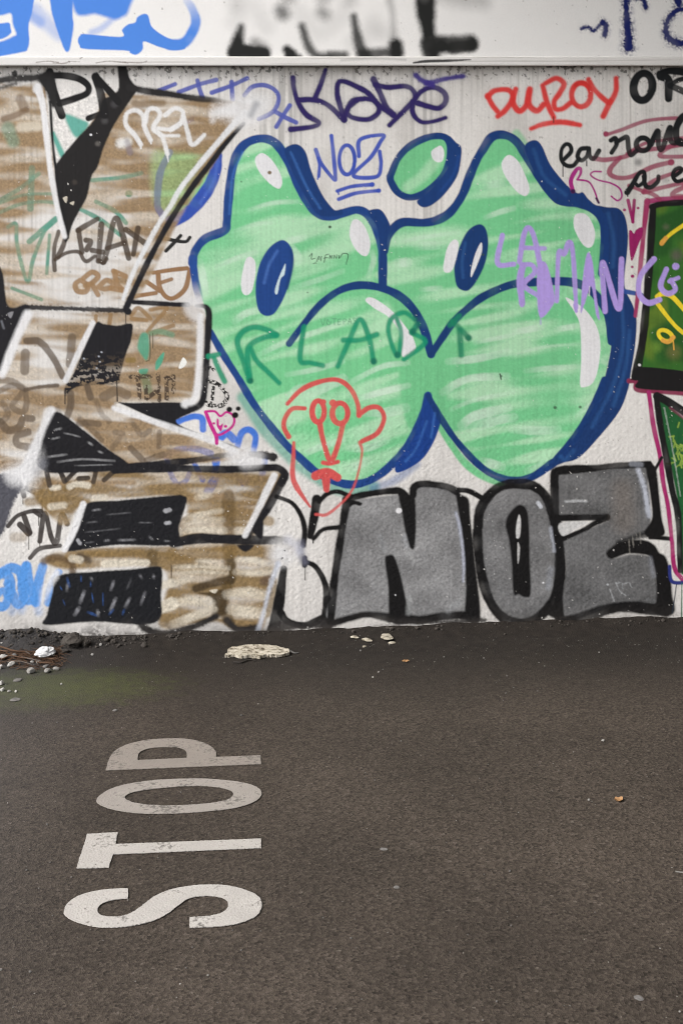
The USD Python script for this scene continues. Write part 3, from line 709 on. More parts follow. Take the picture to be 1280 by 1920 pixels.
W.P('1075,75 1110,85 1135,120 1150,250 1165,380 1180,470 1120,490 1080,480 1070,455 1110,380 1100,250 1080,130', BK2, 2.4)
W.S('590,382 700,380 800,378 868,376', (6, 6, 6.5, 6), BK2, 2, 1, .5)
W.S('865,382 800,410 740,445 620,498', (6, 5, 4.5, 5), BK2, 2, 1, .5)
W.P('860,575 890,540 950,508 1060,500 1125,530 1150,585 1110,605 1080,585 980,578 890,606', BK2, 2.6)
W.S('930,520 1010,490 1080,470', 6, BK2, 3, .85, .9)
W.P('1110,575 1180,588 1212,680 1222,800 1236,890 1185,915 1120,890 1135,800 1125,680', BK2, 3)
W.S('1190,888 1000,868 880,878 720,928 615,950', (12, 11, 10, 11, 9), BK2, 2.8, 1, .6)
W.S('590,390 600,480 618,640 602,800 608,950', (9, 8.5, 8.5, 9, 9), BK2, 2.4, 1, .5)
W.S('1100,488 1150,490 1210,495', 4, BK2, 1.8)
W.part('grey_letter_002/glint', 'white sprayed edge and small faint letters')
W.S('1035,120 1060,190 1080,280 1095,370', (3.5, 5, 5, 4), C(206, 206, 214), 4, .75)
W.S('1000,85 1050,90', 5, C(150, 150, 156), 3, .6)
W.S('640,292 700,288 750,290', 2.5, C(190, 187, 184), 2, .7); W.S('1100,600 1120,700', 4, C(140, 140, 146), 4, .5); W.S('1085,830 1120,835', 4, C(140, 138, 136), 3, .5)
W.P('610,410 755,404 700,440 622,478', C(205, 199, 193), 2)
for p in ('880,770 905,835', '915,735 935,780 968,805', '915,740 945,735 950,765', '955,740 985,735 1000,760'):
    W.S(p, 1.2, C(170, 168, 166), 1.4, .7, .6)
W.D(868, 745, 1.6, C(200, 198, 196), 1, .9)
for p in ('985,500 990,580', '1005,480 1010,540', '1045,460 1050,520', '1025,470 1030,500'):
    W.S(p, 1.2, C(150, 142, 132), 1.4, .5, .9, own=False)
W.S('950,230 960,400', 20, C(140, 124, 110), 16, .35, own=False)
# mottling of the silver paint
for k in ('grey_letter', 'grey_letter_001', 'grey_letter_002'):
    m = W.own == W.keys[k][0]
    W.col[m] *= (.66 + .62 * noise2(U, V, 52, 34, 10, 130, 4) + .06 * gr)[m][:, None]
# ---------------------------------------------------------------- the green framed piece at the right edge
MAR, MAG = CR(146, 58, 82), CR(150, 38, 90)
W.part('framed_green_block', 'dark green blotchy block with black frame at the right edge')
W.at()
W.P('1222,390 1290,384 1340,380 1340,705 1285,697 1196,690 1203,640 1213,540', CR(58, 108, 42 ) * .72, 3)
W.P('1222,390 1290,384 1340,380 1340,705 1285,697 1196,690 1203,640 1213,540', CR(104, 128, 44 ) * .72, 3, .9, own=False, mod=lambda u, v, g: sstep(noise2(u, v, 46, 46, 0, 150, 2), .5, .72))
W.P('1222,390 1290,384 1340,380 1340,705 1285,697 1196,690 1203,640 1213,540', CR(40, 84, 36 ) * .72, 3, .8, own=False, mod=lambda u, v, g: sstep(noise2(u, v, 60, 50, 0, 155, 2), .52, .75))
W.D(1268, 478, 10, CR(96, 76, 78), 9, .7, own=False); W.D(1248, 425, 5, CR(100, 96, 76), 5, .6, own=False); W.D(1262, 660, 12, CR(120, 104, 60), 10, .5, own=False); W.D(1230, 650, 9, CR(110, 138, 50), 9, .6, own=False)
W.part('framed_green_block_001', 'dark green slanting block with black frame below the square green one')
W.P('1234,752 1290,792 1340,850 1340,1100 1283,1080 1277,1060 1272,962 1262,900 1248,840', CR(36, 92, 48 ) * .72, 2.5)
for i in range(46):
    a0 = RNG.uniform(0, 6.28); x, y = 1278 + RNG.normal(0, 9), 846 + RNG.normal(0, 20)
    W.S([(x, y), (x + 9 * math.cos(a0), y + 9 * math.sin(a0))], 1.4, CR(128, 150, 62), 1.2, .85, own=False)
W.part('framed_green_block/border', 'magenta line round the black frame')
W.S('1212,378 1235,374 1290,370 1340,366', 5, MAG, 1.6)
W.S('1213,376 1207,430 1200,500 1196,545 1191,592', (5.5, 4.5, 4.2, 3.5), MAR * .6 + MAG * .4, 1.6)
W.S('1179,714 1192,716 1194,730 1230,733 1290,738', 5, CR(122, 42, 66), 1.8)
W.part('framed_green_block_001/border', 'magenta line beside the black frame')
W.S('1216,736 1225,800 1237,855 1243,905 1252,950 1259,1012 1264,1064 1280,1088', (4.5, 4.5, 4, 4.5), MAG, 1.5)
W.part('framed_green_block/frame', 'black painted frame')
FB = CR(22, 20, 20)
W.S('1224,388 1219,470 1212,560 1204,640 1191,705', (6.5, 7, 7.5, 8), FB, 1.4)
W.S('1222,387 1240,382 1290,378 1340,374', 6, FB, 1.6)
W.P('1184,708 1196,688 1290,696 1340,703 1340,742 1290,735 1197,728 1195,714 1183,712', FB, 1.4)
W.part('framed_green_block_001/frame', 'black painted frame')
W.S('1230,744 1238,800 1251,870 1260,920 1271,970 1275,1070', (6, 6, 6.5, 6, 6, 5), FB, 1.4)
W.S('1231,742 1255,755 1290,780 1340,840', 7.5, FB, 1.5)
W.S('1256,765 1290,790', 2.5, CR(110, 40, 66), 1.5, .7)
W.S('1240,858 1228,880', 3, FB, 1.4)
W.S('1245,765 1262,850 1275,930', 1.4, CR(190, 190, 180), 1, .35, .8, own=False)
W.part('framed_green_block/squiggle', 'yellow brush strokes with orange drips')
YEL, ORG = CR(218, 188, 44), CR(206, 146, 62)
W.S('1241,453 1260,436 1290,416', 3.6, YEL, 1.2); W.S('1240,456 1248,446', 4, ORG, 1.4)
W.S('1232,556 1242,550 1260,556 1284,582', 4.6, YEL, 1.2)
W.S('1233,570 1252,595 1270,615 1292,632', 3.8, YEL, 1.2)
W.ring(1247, 629, 14, 9, 3.8, YEL, rot=30, soft=1.2)
W.S('1242,638 1252,641 1262,632', 4, ORG, 1.4); W.S('1262,640 1263,655', 1.2, ORG, .8)
W.D(1198, 684, 2.6, HI, 1, own=False)
W.part('graffiti_tag_018', 'small navy hook with thin drips at the lower right edge')
W.S('1255,1062 1257,1086 1268,1093 1300,1090', 3.4, CR(40, 46, 104), 1.4)
W.S('1268,1096 1260,1150', .9, CR(30, 40, 50), .7)
W.S('1278,1094 1277,1168', 1, CR(36, 88, 56), .7)

# ---------------------------------------------------------------- tags over the pieces
W.part('graffiti_tag_019', 'teal spray capitals across the middle of both green bubble shapes')
TE = C(20, 142, 102)
W.at(320, 600, 4)
for p, r in (('285,272 355,258', 5), ('325,285 360,370 405,460', 5), ('790,112 720,72 620,52 535,92 500,170 545,310 592,450', 5.5), ('790,112 700,130 605,178 575,260 595,455', 5.5), ('600,210 640,300 730,390 812,472', 4.8), ('1000,50 975,200 975,310 1050,320 1140,342', 5)):
    W.S(p, r, TE, 2.6, .92, .4)
W.D(598, 455, 5.5, C(22, 96, 76), 3, .8)
W.at(420, 420, K8)
for p, r in (('620,775 680,640 740,520 790,620 815,752', 5), ('650,632 740,632 832,602', 5), ('1040,520 980,482 910,520 898,600 945,718 965,600 940,510', 4.6), ('1022,590 1055,545', 5.5), ('1022,590 1095,645 980,738', 4.6)):
    W.S(p, r, TE, 2.6, .92, .4)
for x, y in ((945, 712), (815, 748), (1030, 585)):
    W.D(x, y, 6, C(20, 98, 80), 3, .75)
W.S('1040,480 1060,560', 5, C(24, 60, 80), 5, .6, own=False)
W.at(840, 420, K8)
for p, r in (('20,530 60,565 112,622', 5), ('62,580 72,715', 5.5), ('10,550 60,500', 5)):
    W.S(p, r, C(26, 128, 92), 3, .85, .4)
W.D(110, 620, 6, C(22, 110, 80), 3, .8)

VIO, VI2 = CM(44, 32, 86), CM(60, 46, 122)
W.part('graffiti_tag_020', 'dark purple spray lettering under the ledge, largest tag along the top')
W.at()
HV = CM(150, 140, 178)
for p, r in (('549,145 551,165 559,192 575,215 597,229 585,237 545,242', (5, 5, 5.5, 5, 5.5)), ('610,130 602,155 590,184', (4, 5, 6)), ('560,187 580,186 602,190 622,202 645,225', 5.4), ('646,224 638,200 632,175 634,155 645,152 665,160 690,174 712,198 737,216', 5.4),
             ('685,184 662,188 653,200 652,213 665,221 690,223 707,213 710,200 700,188 685,184', 5.2), ('646,224 650,205 668,188', 5), ('700,148 706,160 715,180 725,202 738,214', (6.5, 6, 5.4)), ('703,158 727,163 760,161 775,170 777,184 760,204 730,234', 5.2),
             ('775,190 800,198 822,202 835,190 832,173 812,163 788,172 774,195 775,214 790,228 812,227 835,220', (6, 5.4, 5.2, 4))):
    W.S(p, r, VIO, 2.2, 1, .4, halo=.2)
for p, r in (('779,140 792,151 812,158', 5), ('800,156 835,147 868,142', (5, 5, 4.5))):
    W.S(p, r, VI2, 3, .95, .6, halo=.25)
W.part('graffiti_tag_021', 'blue spray lettering with double underline between the peaks of the green shapes')
NB = CM(58, 78, 166)
W.at(420, 0, K8)
for p, r in (('500,815 530,890 598,975 606,955 598,860 585,738', 3.8), ('512,860 520,900 516,960', 3), ('735,850 742,760 865,735 850,775 800,855 705,955 830,962 855,900 848,825', 3.8), ('617,1040 700,1015 808,1005', 3.6), ('625,1085 720,1052 842,1038', 3.6)):
    W.S(p, r, NB, 1.2, .97)
W.ring(670, 870, 42, 80, 3.7, NB, soft=1.2)
W.D(806, 1005, 4.6, NB, 1.2); W.D(842, 1038, 4.4, NB, 1.2); W.S('518,950 510,975', 1.4, NB, .8); W.S('622,1040 624,1058', 1.4, NB, .8)
RED = CR(200, 50, 46)
W.part('graffiti_tag_022', 'bright red spray lettering with an underline, top right under the ledge')
W.at(840, 0, K8)
for p, r in (('215,525 255,492 330,490 352,535 310,600 270,632', 5.4), ('215,520 240,570 268,605', 5.4), ('368,485 352,545 370,590 395,602 425,570 440,500', 5.6), ('445,485 437,555 460,592 490,600 520,568', 6), ('515,465 540,560 575,638', 5.2), ('530,452 590,425 630,455 608,505 578,550 585,592 625,590 665,560', 5.2),
             ('765,432 800,490 868,553 890,545 915,490 915,425', 5.2), ('885,550 845,632', 5.4), ('452,700 520,675 620,664 718,680', (4, 5.4, 5.4, 4.6))):
    W.S(p, r, RED, 2.6, .97, .3, halo=.06)
W.ring(725, 515, 52, 65, 5.4, RED, soft=2.4)
W.S('574,636 574,665', 1.1, C(110, 50, 40), .7)
W.part('graffiti_tag_023', 'maroon marker loops crossed out behind black cursive writing at the right')
MR = CR(142, 56, 78)
W.at(960, 0, 4)
for p, r in (('700,1010 820,970 1000,905 1180,885 1300,886', 3.6), ('615,1185 700,1196 850,1170 920,1130 1100,1110 1300,1075', 4.6), ('1300,1172 1130,1172 1108,1152 1160,1110 1300,1050', 4.2), ('860,1150 1000,1070 1120,1050 1300,1030', 3.4)):
    W.S(p, r, MR, 1.6, .88, .4)
W.D(700, 1000, 5, MR, 1.6)
W.at(960, 300, 4)
for p, r in (('810,-20 740,55 735,105 800,132 900,120 1050,50 1195,12', (4, 5, 4.6, 4.4, 5)), ('980,240 1050,160 1290,65', 4), ('875,190 980,230 1060,258 1105,292', 3.8), ('990,240 1100,210 1300,165', 4.2), ('1300,195 1215,238 1208,268 1300,275', 5)):
    W.S(p, r, MR, 1.6, .88, .4)
W.D(1190, 15, 5.6, MR, 1.6)
W.part('graffiti_tag_024', 'bold black letters cut by the right edge of the frame, just under the ledge')
INK = CR(24, 25, 26)
W.at()
W.ring(1205, 162, 17.5, 25.5, 7.6, INK, rot=8, soft=1.6)
W.S('1236,138 1256,132 1285,136 1300,150', 7, INK, 1.6); W.S('1238,142 1252,150 1253,184', (8, 8, 7.5), INK, 1.6); W.S('1256,160 1275,168 1300,180', 6, INK, 1.6); W.S('1256,160 1270,150 1290,145', 4.5, INK, 1.6)
W.S('1246,150 1243,165', 1.2, C(170, 165, 160), .8, .5, own=False)
W.part('graffiti_tag_025', 'black cursive handwriting on two lines at the right, thin with drips')
W.at(960, 0, 4)
for p, r in (('385,1195 440,1135 432,1088 400,1080 370,1120 368,1190 400,1235 455,1240 500,1190', 4), ('560,1108 512,1118 490,1170 520,1200 560,1168 575,1108 580,1165 610,1188 650,1128', 4.2), ('740,1050 772,1035 782,1080 745,1142', 4.4), ('780,1065 830,1035 862,1030 872,1110 890,1160 930,1130', 4.6), ('1040,1080 1090,980 1098,1090 1125,1110 1182,955 1188,1050 1220,1070 1262,1050', 5.2),
             ('1300,1080 1240,1060 1230,960 1270,880 1310,850', (5, 6.5, 6.5, 5))):
    W.S(p, r, INK, 1.3, 1, .3)
W.ring(980, 1080, 50, 48, 5, INK, soft=1.3)
for p in ('380,1230 380,1320', '558,1205 558,1240'):
    W.S(p, 1.1, INK, .7)
W.at(960, 300, 4)
for p, r in (('862,240 900,185 950,100 988,90 992,150 950,190 920,172', (5.5, 4.2, 4, 3.6)), ('985,120 1000,190 1040,202 1090,160 1096,120', 4.2), ('1210,125 1265,80 1255,58 1218,75 1205,120 1235,158 1300,140', 4)):
    W.S(p, r, INK, 1.3, 1, .3)
W.S('865,235 865,270', 1, INK, .7)
W.D(945, 15, 6, C(90, 88, 86), 5, .6, own=False); W.D(1150, 150, 5, C(140, 136, 132), 5, .5, own=False)
W.part('graffiti_tag_026', 'thin magenta initials below the black cursive handwriting')
for p, r in (('455,232 440,150 480,72 510,62 512,100 487,145', (4, 4, 3, 2)), ('487,145 570,160 612,220 642,305', 1.8), ('665,85 610,85 588,110 640,146 740,172 805,212 822,270 790,302 742,270', 1.7)):
    W.S(p, r, CR(156, 40, 112), .9, 1, .5)
W.D(455, 232, 4.5, CR(50, 20, 60), 1.5); W.S('630,285 648,318', 2.2, CR(60, 24, 60), 1.4)
W.part('graffiti_tag_027', 'small magenta heart with strokes and dots, squeezed left of the green framed block')
HT = CR(140, 28, 84)
for p, r in (('868,300 905,462', 3.2), ('915,300 903,462', 3)):
    W.S(p, r, HT, 1)
W.P('874,545 890,524 912,548 930,520 975,503 978,560 945,635 900,752 882,700', HT, 1)
for x, y, r in ((840, 372, 2.6), (942, 358, 2.2), (898, 800, 2.4), (900, 870, 3.2)):
    W.D(x, y, r, HT, 1)
W.part('graffiti_tag_028', 'lilac capitals over the right green shape, running onto the black frame')
LIL = CM(172, 146, 206)
W.at(840, 420, K8)
for p, r in (('295,60 270,212 358,218', 5), ('388,205 412,60 438,18 468,70 498,210 512,310', 5), ('398,128 525,132', 4.4), ('402,430 390,310 408,225', 6), ('400,222 455,222 470,265 412,330 492,392', 4.8), ('592,420 602,165 632,160 660,98 680,165 698,455', (4, 5, 5, 5, 4)), ('855,475 843,210 930,462 945,190', 5.2), ('1122,190 1050,280 1040,375 1088,428 1152,412', 5.2),
             ('1190,245 1158,335 1195,378 1238,355 1215,305', 5), ('1205,312 1255,292', 4)):
    W.S(p, r, LIL, 1.4, .98)
W.P('380,260 412,225 412,330 418,430 404,452 388,430', LIL, 1.4)
W.P('500,205 540,225 580,395 562,455 510,510 488,455 484,250', LIL, 1.6)
W.P('722,478 735,280 758,158 785,195 808,390 826,515 806,492 780,340 745,430', LIL, 1.5)
W.D(1240, 230, 6.6, LIL, 1.4)
W.S('504,490 504,545', 1.4, LIL, .8, .7); W.S('770,340 768,390', 1.2, np.array([.7, .64, .74]), .8, .8); W.S('690,440 698,475', 3, LIL, 1)
W.part('red_face', 'red sprayed outline of a simple face with round ears and a long nose')
RD2 = C(212, 84, 80)
W.at(420, 420, K8)
for p, r in (('345,980 420,905 520,860 620,850 690,900 728,980 735,1045', (4, 4.8, 4.4, 4.4, 4.8)), ('735,1040 790,1002 845,1003 872,1060 835,1140 752,1185', 4.6), ('440,1005 372,1008 332,1060 327,1110 352,1160', (4, 4.4, 5.2)), ('520,1080 540,1180 580,1290 622,1200 648,1090', 5)):
    W.S(p, r, RD2, 1.5, .98, .4)
W.ring(513, 1022, 33, 58, 5.2, RD2, soft=1.3); W.ring(632, 1032, 42, 56, 5.2, RD2, soft=1.3)
W.D(592, 975, 6, RD2, 1.5); W.D(540, 970, 5, RD2, 1.5)
W.at(420, 840, K8)
W.S('740,-30 752,20 735,120 700,225 640,300 560,362 500,362', (3.4, 2.2, 2.2, 2.2, 2.6, 3, 2.6), RD2, 1.6, .85, .5)
W.S('380,-30 378,40 374,150 400,220 468,320', (3, 4, 4.6, 5.5, 2), RD2, 1.5, .95, .4)
W.S('498,152 560,132 618,160', 8, RD2, 1.6); W.S('555,150 558,225', (8, 6), RD2, 1.6); W.S('540,80 580,85 620,75', 4, RD2, 1.6)
W.part('graffiti_tag', None)
W.part('graffiti_tag_029', 'small pink heart with dots inside, under the worn black letter')
PK = C(196, 42, 130)
W.at(320, 600, 4)
W.S('262,685 330,685 372,720 420,690 470,720 472,780 425,830 352,860 300,795 262,690', 2.3, PK, .9)
W.S('262,690 300,785 340,870 345,925', (3, 4, 4, 3), PK, 1)
W.P('345,745 358,745 365,790 392,775 385,815 372,835 345,790', PK, .9); W.D(322, 775, 2.4, PK, .9); W.D(410, 797, 2.6, PK, .9)
W.part('graffiti_tag_030', 'three black paint dots above the pink heart')
for x, y, r in ((438, 670, 4.8), (505, 664, 4.2), (482, 713, 5.6)):
    W.D(x, y, r, BK2, 1.6)
W.part('graffiti_tag_031', 'small white spray letters with drips on the upper brown letter')
W.at(0, 0, 4)
WT = np.array([.77, .765, .76])
for p, r in (('1055,1080 1010,1010 945,935 952,850 1020,825 1075,870 1085,950 1130,1050', 4.4), ('1090,910 1110,825 1165,812 1200,860 1150,960 1215,1020 1255,1150', 4.4), ('1240,860 1310,810 1370,835 1355,920 1280,970', 4.4), ('1375,870 1410,1000 1432,1075 1470,1070 1530,1010', 4.2), ('1180,960 1280,965 1350,920', 3.6), ('1200,1015 1340,1015', 3)):
    W.S(p, r, WT, 2.2, .95, .4, halo=.08)
for p, r in (('1055,1060 1057,1110', 1.8), ('1130,1045 1133,1074', 1.6), ('1245,1100 1262,1210', (3.4, 1))):
    W.S(p, r, WT, .9)
W.at()
W.D(228, 268, 8, WT, 8, .7); W.D(590, 320, 1, HI, 1, .1)

# wear that lies over everything: scuffs, chips, grime where the wall meets the ground
ALLB = (slice(None), slice(None))
W.lay(ALLB, sstep(noise2(U, V, 3.0, 3.2, 0, 160), 1.03, 1.1) * sstep(noise2(U, V, 60, 60, 0, 161), .45, .8) * .8, np.array([.72, .70, .67]), False)
foot = 1186 - (U - 640) * .034
gm = sstep(V + 22 * (noise2(U, V, 40, 30, 0, 170, 3) - .5) * 2, foot - 42, foot + 4)
W.lay(ALLB, gm * np.clip(.25 + .6 * sstep(U, 900, 400), 0, 1) * .35, np.array([.12, .105, .095]), False)
W.lay(ALLB, sstep(noise2(U, V, 9, 8, 0, 172, 3) + .07 * gr, .42, .56) * sstep(V, foot - 70 * noise2(U, V, 45, 400, 0, 173) - 14, foot + 2) * sstep(U, 520, 120) * .92, np.array([.05, .045, .04]), False)
W.lay(ALLB, sstep(noise2(U, V, 30, 6, 0, 174, 2) + .1 * gr, .46, .7) * sstep(V, foot - 20, foot - 1) * .85, np.array([.05, .043, .038]), False)
film = .95 + .075 * (noise2(U, V, 150, 170, 0, 180, 4) - .5) * 2 - .055 * sstep(noise2(U, V, 2.8, 210, 0, 182), .45, .85) - .05 * sstep(noise2(U, V, 7, 500, 0, 183) * noise2(U, V, 90, 200, 0, 184), .3, .6) + .022 * gr
W.col *= film[..., None]
brown = np.isin(W.own, [W.keys[k][0] for k in W.keys if k.startswith('brown_block') and '/' not in k])
W.col *= (1 + brown * (.05 * gr + .16 * (noise2(U, V, 4.2, 4.2, 0, 190, 2) - .5)))[..., None]

# ---------------------------------------------------------------- the concrete beam above
beam = Surface(-90, 1370, -70, 108, 1.4, 12)
W = beam
U, V = W.U, W.V
W.part('beam_face', 'smooth white painted concrete face')
W.col[:] = np.array([.83, .815, .795]) * (.965 + .05 * noise2(U, V, 220, 90, 0, 201, 3))[..., None]
W.lay((slice(None), slice(None)), sstep(noise2(U, V, 4, 4, 0, 202), 1.05, 1.12) * .5, np.array([.2, .18, .16]), False)
BL = C(82, 138, 220, (232, 228, 222))
W.part('graffiti_tag', 'bright blue rounded letters with soft edges on the beam at the left')
W.at()
W.S('64,20 85,40 112,62', 14, BL, 9, .42); W.S('60,30 75,40', 10, BL, 6, .5); W.S('212,34 190,52 172,60', 6, BL, 5, .45)
W.P('-62,-75 66,-75 62,10 54,45 55,75 52,90 45,96 0,105 -62,118', BL, 2)
W.P('-62,32 0,28 20,25 24,45 30,62 25,67 0,77 -62,88', np.array([.83, .815, .795]), 3)
W.P('-62,50 0,43 17,42 20,52 20,62 0,73 -62,84', BL, 2)
W.P('88,-75 136,-75 136,20 138,45 135,70 130,93 122,94 112,70 102,40 95,10', BL, 2.2)
W.P('137,-75 262,-75 243,14 228,32 212,35 180,26 140,20', BL, 5)
W.P('146,74 150,66 160,63 227,68 229,55 240,45 253,41 258,31 270,25 278,29 284,48 300,62 322,73 345,77 347,90 328,94 312,91 295,86 270,77 268,90 262,98 253,102 243,98 235,94 160,91 149,84', BL, 1.6)
W.S('318,83 345,79 360,60 367,38 360,15 350,0', (10, 10, 9, 9, 8, 7), BL, 3, 1, .25, fade=(1, 1, 1, .9, .6, .3))
W.part('graffiti_tag_001', 'blurred black letters cut by the top of the picture on the beam')
BB = C(36, 36, 34, (230, 226, 220))
for p, r, so, a in (('452,50 446,75 442,100', (5, 9, 11), 5, 1), ('440,97 470,98 494,100', 11, 4, 1), ('478,80 495,92', 8, 7, .6), ('527,20 530,25', 10, 8, .75), ('604,22 608,26', 8, 9, .6), ('538,92 545,100', (7, 9), 4, 1), ('540,102 560,107', 5, 4, .95), ('566,48 574,75 584,95 600,104 646,104', (5, 6, 7, 6, 6), 5, .9), ('618,100 645,100', 4, 4, .6),
                    ('663,30 668,60 675,88 684,102', (5, 7, 8, 9), 5, .92), ('680,102 720,98 745,96', 8, 5, .9), ('742,84 743,98', 10, 5, 1), ('738,70 735,20 720,-40', (5, 4, 6), 6, .4), ('655,0 660,-40', 10, 10, .3), ('796,-40 798,20 803,60 808,100', (15, 14, 11, 12), 5, 1), ('805,84 840,82 880,80', 13, 5, 1), ('830,-10 870,0 905,2', 10, 12, .35), ('440,10 450,-30', 8, 12, .25), ('530,-60 540,-10', 12, 10, .6), ('610,-60 606,-10', 12, 10, .5)):
    W.S(p, np.atleast_1d(np.asarray(r, float)) * 1.28, BB, so * 1.5, a, .3)
for q in ('440,40 470,10 500,50', '560,20 600,60 640,30', '700,40 730,70', '660,80 700,60'):
    W.S(q, 16, BB, 14, .13, .3, own=False)
W.S('450,92 478,100 492,102', 11, BB, 4, 1, .3)
W.S('850,88 884,84', 12, BB, 5, 1, .3)
W.part('graffiti_tag_002', 'grainy dark navy letters on the beam at the right')
NV = C(26, 34, 92, (224, 218, 212))
for p, r, h in (('1090,53 1103,50 1112,57 1124,46 1131,40', 3.6, .2), ('1128,40 1136,48 1133,66', (5, 6, 5), .3), ('1170,-60 1174,20 1176,45 1178,88', (7, 6, 7, 9), .6), ('1190,-5 1205,-2 1210,13', 5, .3), ('1300,18 1270,18 1250,40 1250,64 1265,78 1300,82', (5, 5, 6, 7, 6), .55), ('1266,-20 1272,6', 8, .4)):
    W.S(p, r, NV, 2.6, 1, 1.0, halo=h * 1.25)
W.part('graffiti_tag_001')
wall.cols = beam.cols = None

# ------------------------------------------------------------------ helpers that define prims
_used = {}


def numbered(path):
    n = _used.get(path, -1) + 1
    _used[path] = n
    return path if n == 0 else f'{path}_{n:03d}'


def tag(prim, label=None, category=None, group=None, kind=None):
    for k, v in (('label', label), ('category', category), ('group', group), ('kind', kind)):
        if v:
            prim.SetCustomDataByKey(k, v)
    return prim


def grid_normals(Pw):
    du, dv = np.gradient(Pw, axis=1), np.gradient(Pw, axis=0)
    n = np.cross(dv, du)
    return n / np.linalg.norm(n, axis=2, keepdims=True)


def thing(name, label, cat, loc=(0, 0, 0), group=None, rot=0):
    x = UsdGeom.Xform.Define(stage, numbered('/World/' + name))
    x.AddTranslateOp().Set(Gf.Vec3d(*map(float, loc)))
    if rot:
        x.AddRotateZOp().Set(float(rot))
    return tag(x.GetPrim(), label, cat, group)


def obj(name, mesh, mat, parent=None, smooth=False):
    return usdkit.mesh(stage, numbered((str(parent.GetPath()) if parent else '/World') + '/' + name), mesh, mat, smooth=smooth).GetPrim()


def painted(surface, parent, points, looks):
    """one Mesh for each painted part: the cells of the surface's grid that its paint covers"""
    h, w = surface.own.shape
    nrm, idx = grid_normals(points), np.arange(h * w).reshape(h, w)
    P3, N3, C3 = points.reshape(-1, 3), nrm.reshape(-1, 3), surface.col.reshape(-1, 3).clip(0.003, 0.9)
    own = surface.own[:-1, :-1]
    a, b, c, d = idx[:-1, :-1], idx[1:, :-1], idx[1:, 1:], idx[:-1, 1:]
    todo = []
    own = own.copy()
    for k in range(1, len(surface.keys)):          # specks of a paint that lie off its strokes belong to the bare surface
        cc, n = ndimage.label(own == k)
        if n > 1:
            size = ndimage.sum(own == k, cc, np.arange(n + 1))
            own[(cc > 0) & (size[cc] < 45)] = 0
    for path in sorted(surface.keys, key=lambda k: k.count('/')):
        k, label, look = surface.keys[path]
        m = own == k
        if m.sum() < 4:
            continue
        name = path.split('/')[-1].rstrip('0123456789').rstrip('_')
        if name in ('graffiti_tag', 'white_edge', 'glint', 'border', 'squiggle', 'red_face'):
            cc, n = ndimage.label(m)
            size = ndimage.sum(m, cc, np.arange(1, n + 1))
            order = [i for i in np.argsort(-size) if size[i] >= 45][1:40]
            for j, i in enumerate(order):
                piece = cc == i + 1
                m = m & ~piece
                if '/' in path:
                    base_path = path[:len(path) - len(path.split('/')[-1])] + name
                    todo.append((base_path, None, look, piece))
                else:
                    todo.append((path + '/stroke', None, look, piece))
        todo.append((path, label, look, m))
    done = set()
    for path, label, look, m in sorted(todo, key=lambda q: (q[0].count('/'), q[0] not in surface.keys)):
        if path in done:
            j = 1
            while f'{path}_{j:03d}' in done or f'{path}_{j:03d}' in surface.keys:
                j += 1
            path = f'{path}_{j:03d}'
        done.add(path)
        f = np.concatenate([np.column_stack([a[m], b[m], c[m]]), np.column_stack([a[m], c[m], d[m]])])
        used, inv = np.unique(f, return_inverse=True)
        me = UsdGeom.Mesh.Define(stage, f'{parent.GetPath()}/{path}')
        me.CreatePointsAttr(Vt.Vec3fArray.FromNumpy(P3[used].astype(np.float32)))
        me.CreateFaceVertexCountsAttr(Vt.IntArray.FromNumpy(np.full(len(f), 3, np.int32)))
        me.CreateFaceVertexIndicesAttr(Vt.IntArray.FromNumpy(inv.reshape(-1).astype(np.int32)))
        me.CreateSubdivisionSchemeAttr('none')
        me.CreateNormalsAttr(Vt.Vec3fArray.FromNumpy(N3[used].astype(np.float32)))
        me.SetNormalsInterpolation('vertex')
        UsdGeom.PrimvarsAPI(me).CreatePrimvar('paint', Sdf.ValueTypeNames.Color3fArray, 'vertex').Set(Vt.Vec3fArray.FromNumpy(C3[used].astype(np.float32)))
        UsdShade.MaterialBindingAPI.Apply(me.GetPrim()).Bind(looks[look])
        tag(me.GetPrim(), label)


# ------------------------------------------------------------------ materials
def coat(name, rough, metal=0.0, bump=0.00025, scale=260.0):
    return usdkit.material(stage, '/World/Looks/' + name, {
        'a': ('attribute', {'attribute': 'paint'}), 'g': ('geometry', {}),
        'n': ('noise_texture', {'scale': scale, 'detail': 4.0, 'roughness': 0.6}),
        'v': ('map_range', {'from_min': 0.3, 'from_max': 0.7, 'to_min': 0.93, 'to_max': 1.05}),
        'm': ('mix', {'mix_type': 'multiply', 'fac': 1.0}),
        'r': ('map_range', {'from_min': 0.3, 'from_max': 0.7, 'to_min': rough - .08, 'to_max': rough + .1}),
        'b': ('bump', {'distance': bump, 'strength': 0.8}),
        'p': ('principled_bsdf', {'metallic': metal, 'specular_ior_level': 0.2})},
        [('g.position', 'n.vector'), ('n.fac', 'v.value'), ('a.color', 'm.color1'), ('v.result', 'm.color2'), ('m.color', 'p.base_color'), ('n.fac', 'r.value'), ('r.result', 'p.roughness'),
         ('n.fac', 'b.height'), ('b.normal', 'p.normal')], surface='p.BSDF')


LOOKS = {'paint': coat('sprayed_wall', .62), 'silver': coat('grey_paint', .5, .25)}
LOOKS['beam'] = coat('beam_paint', .5, 0, .0001)


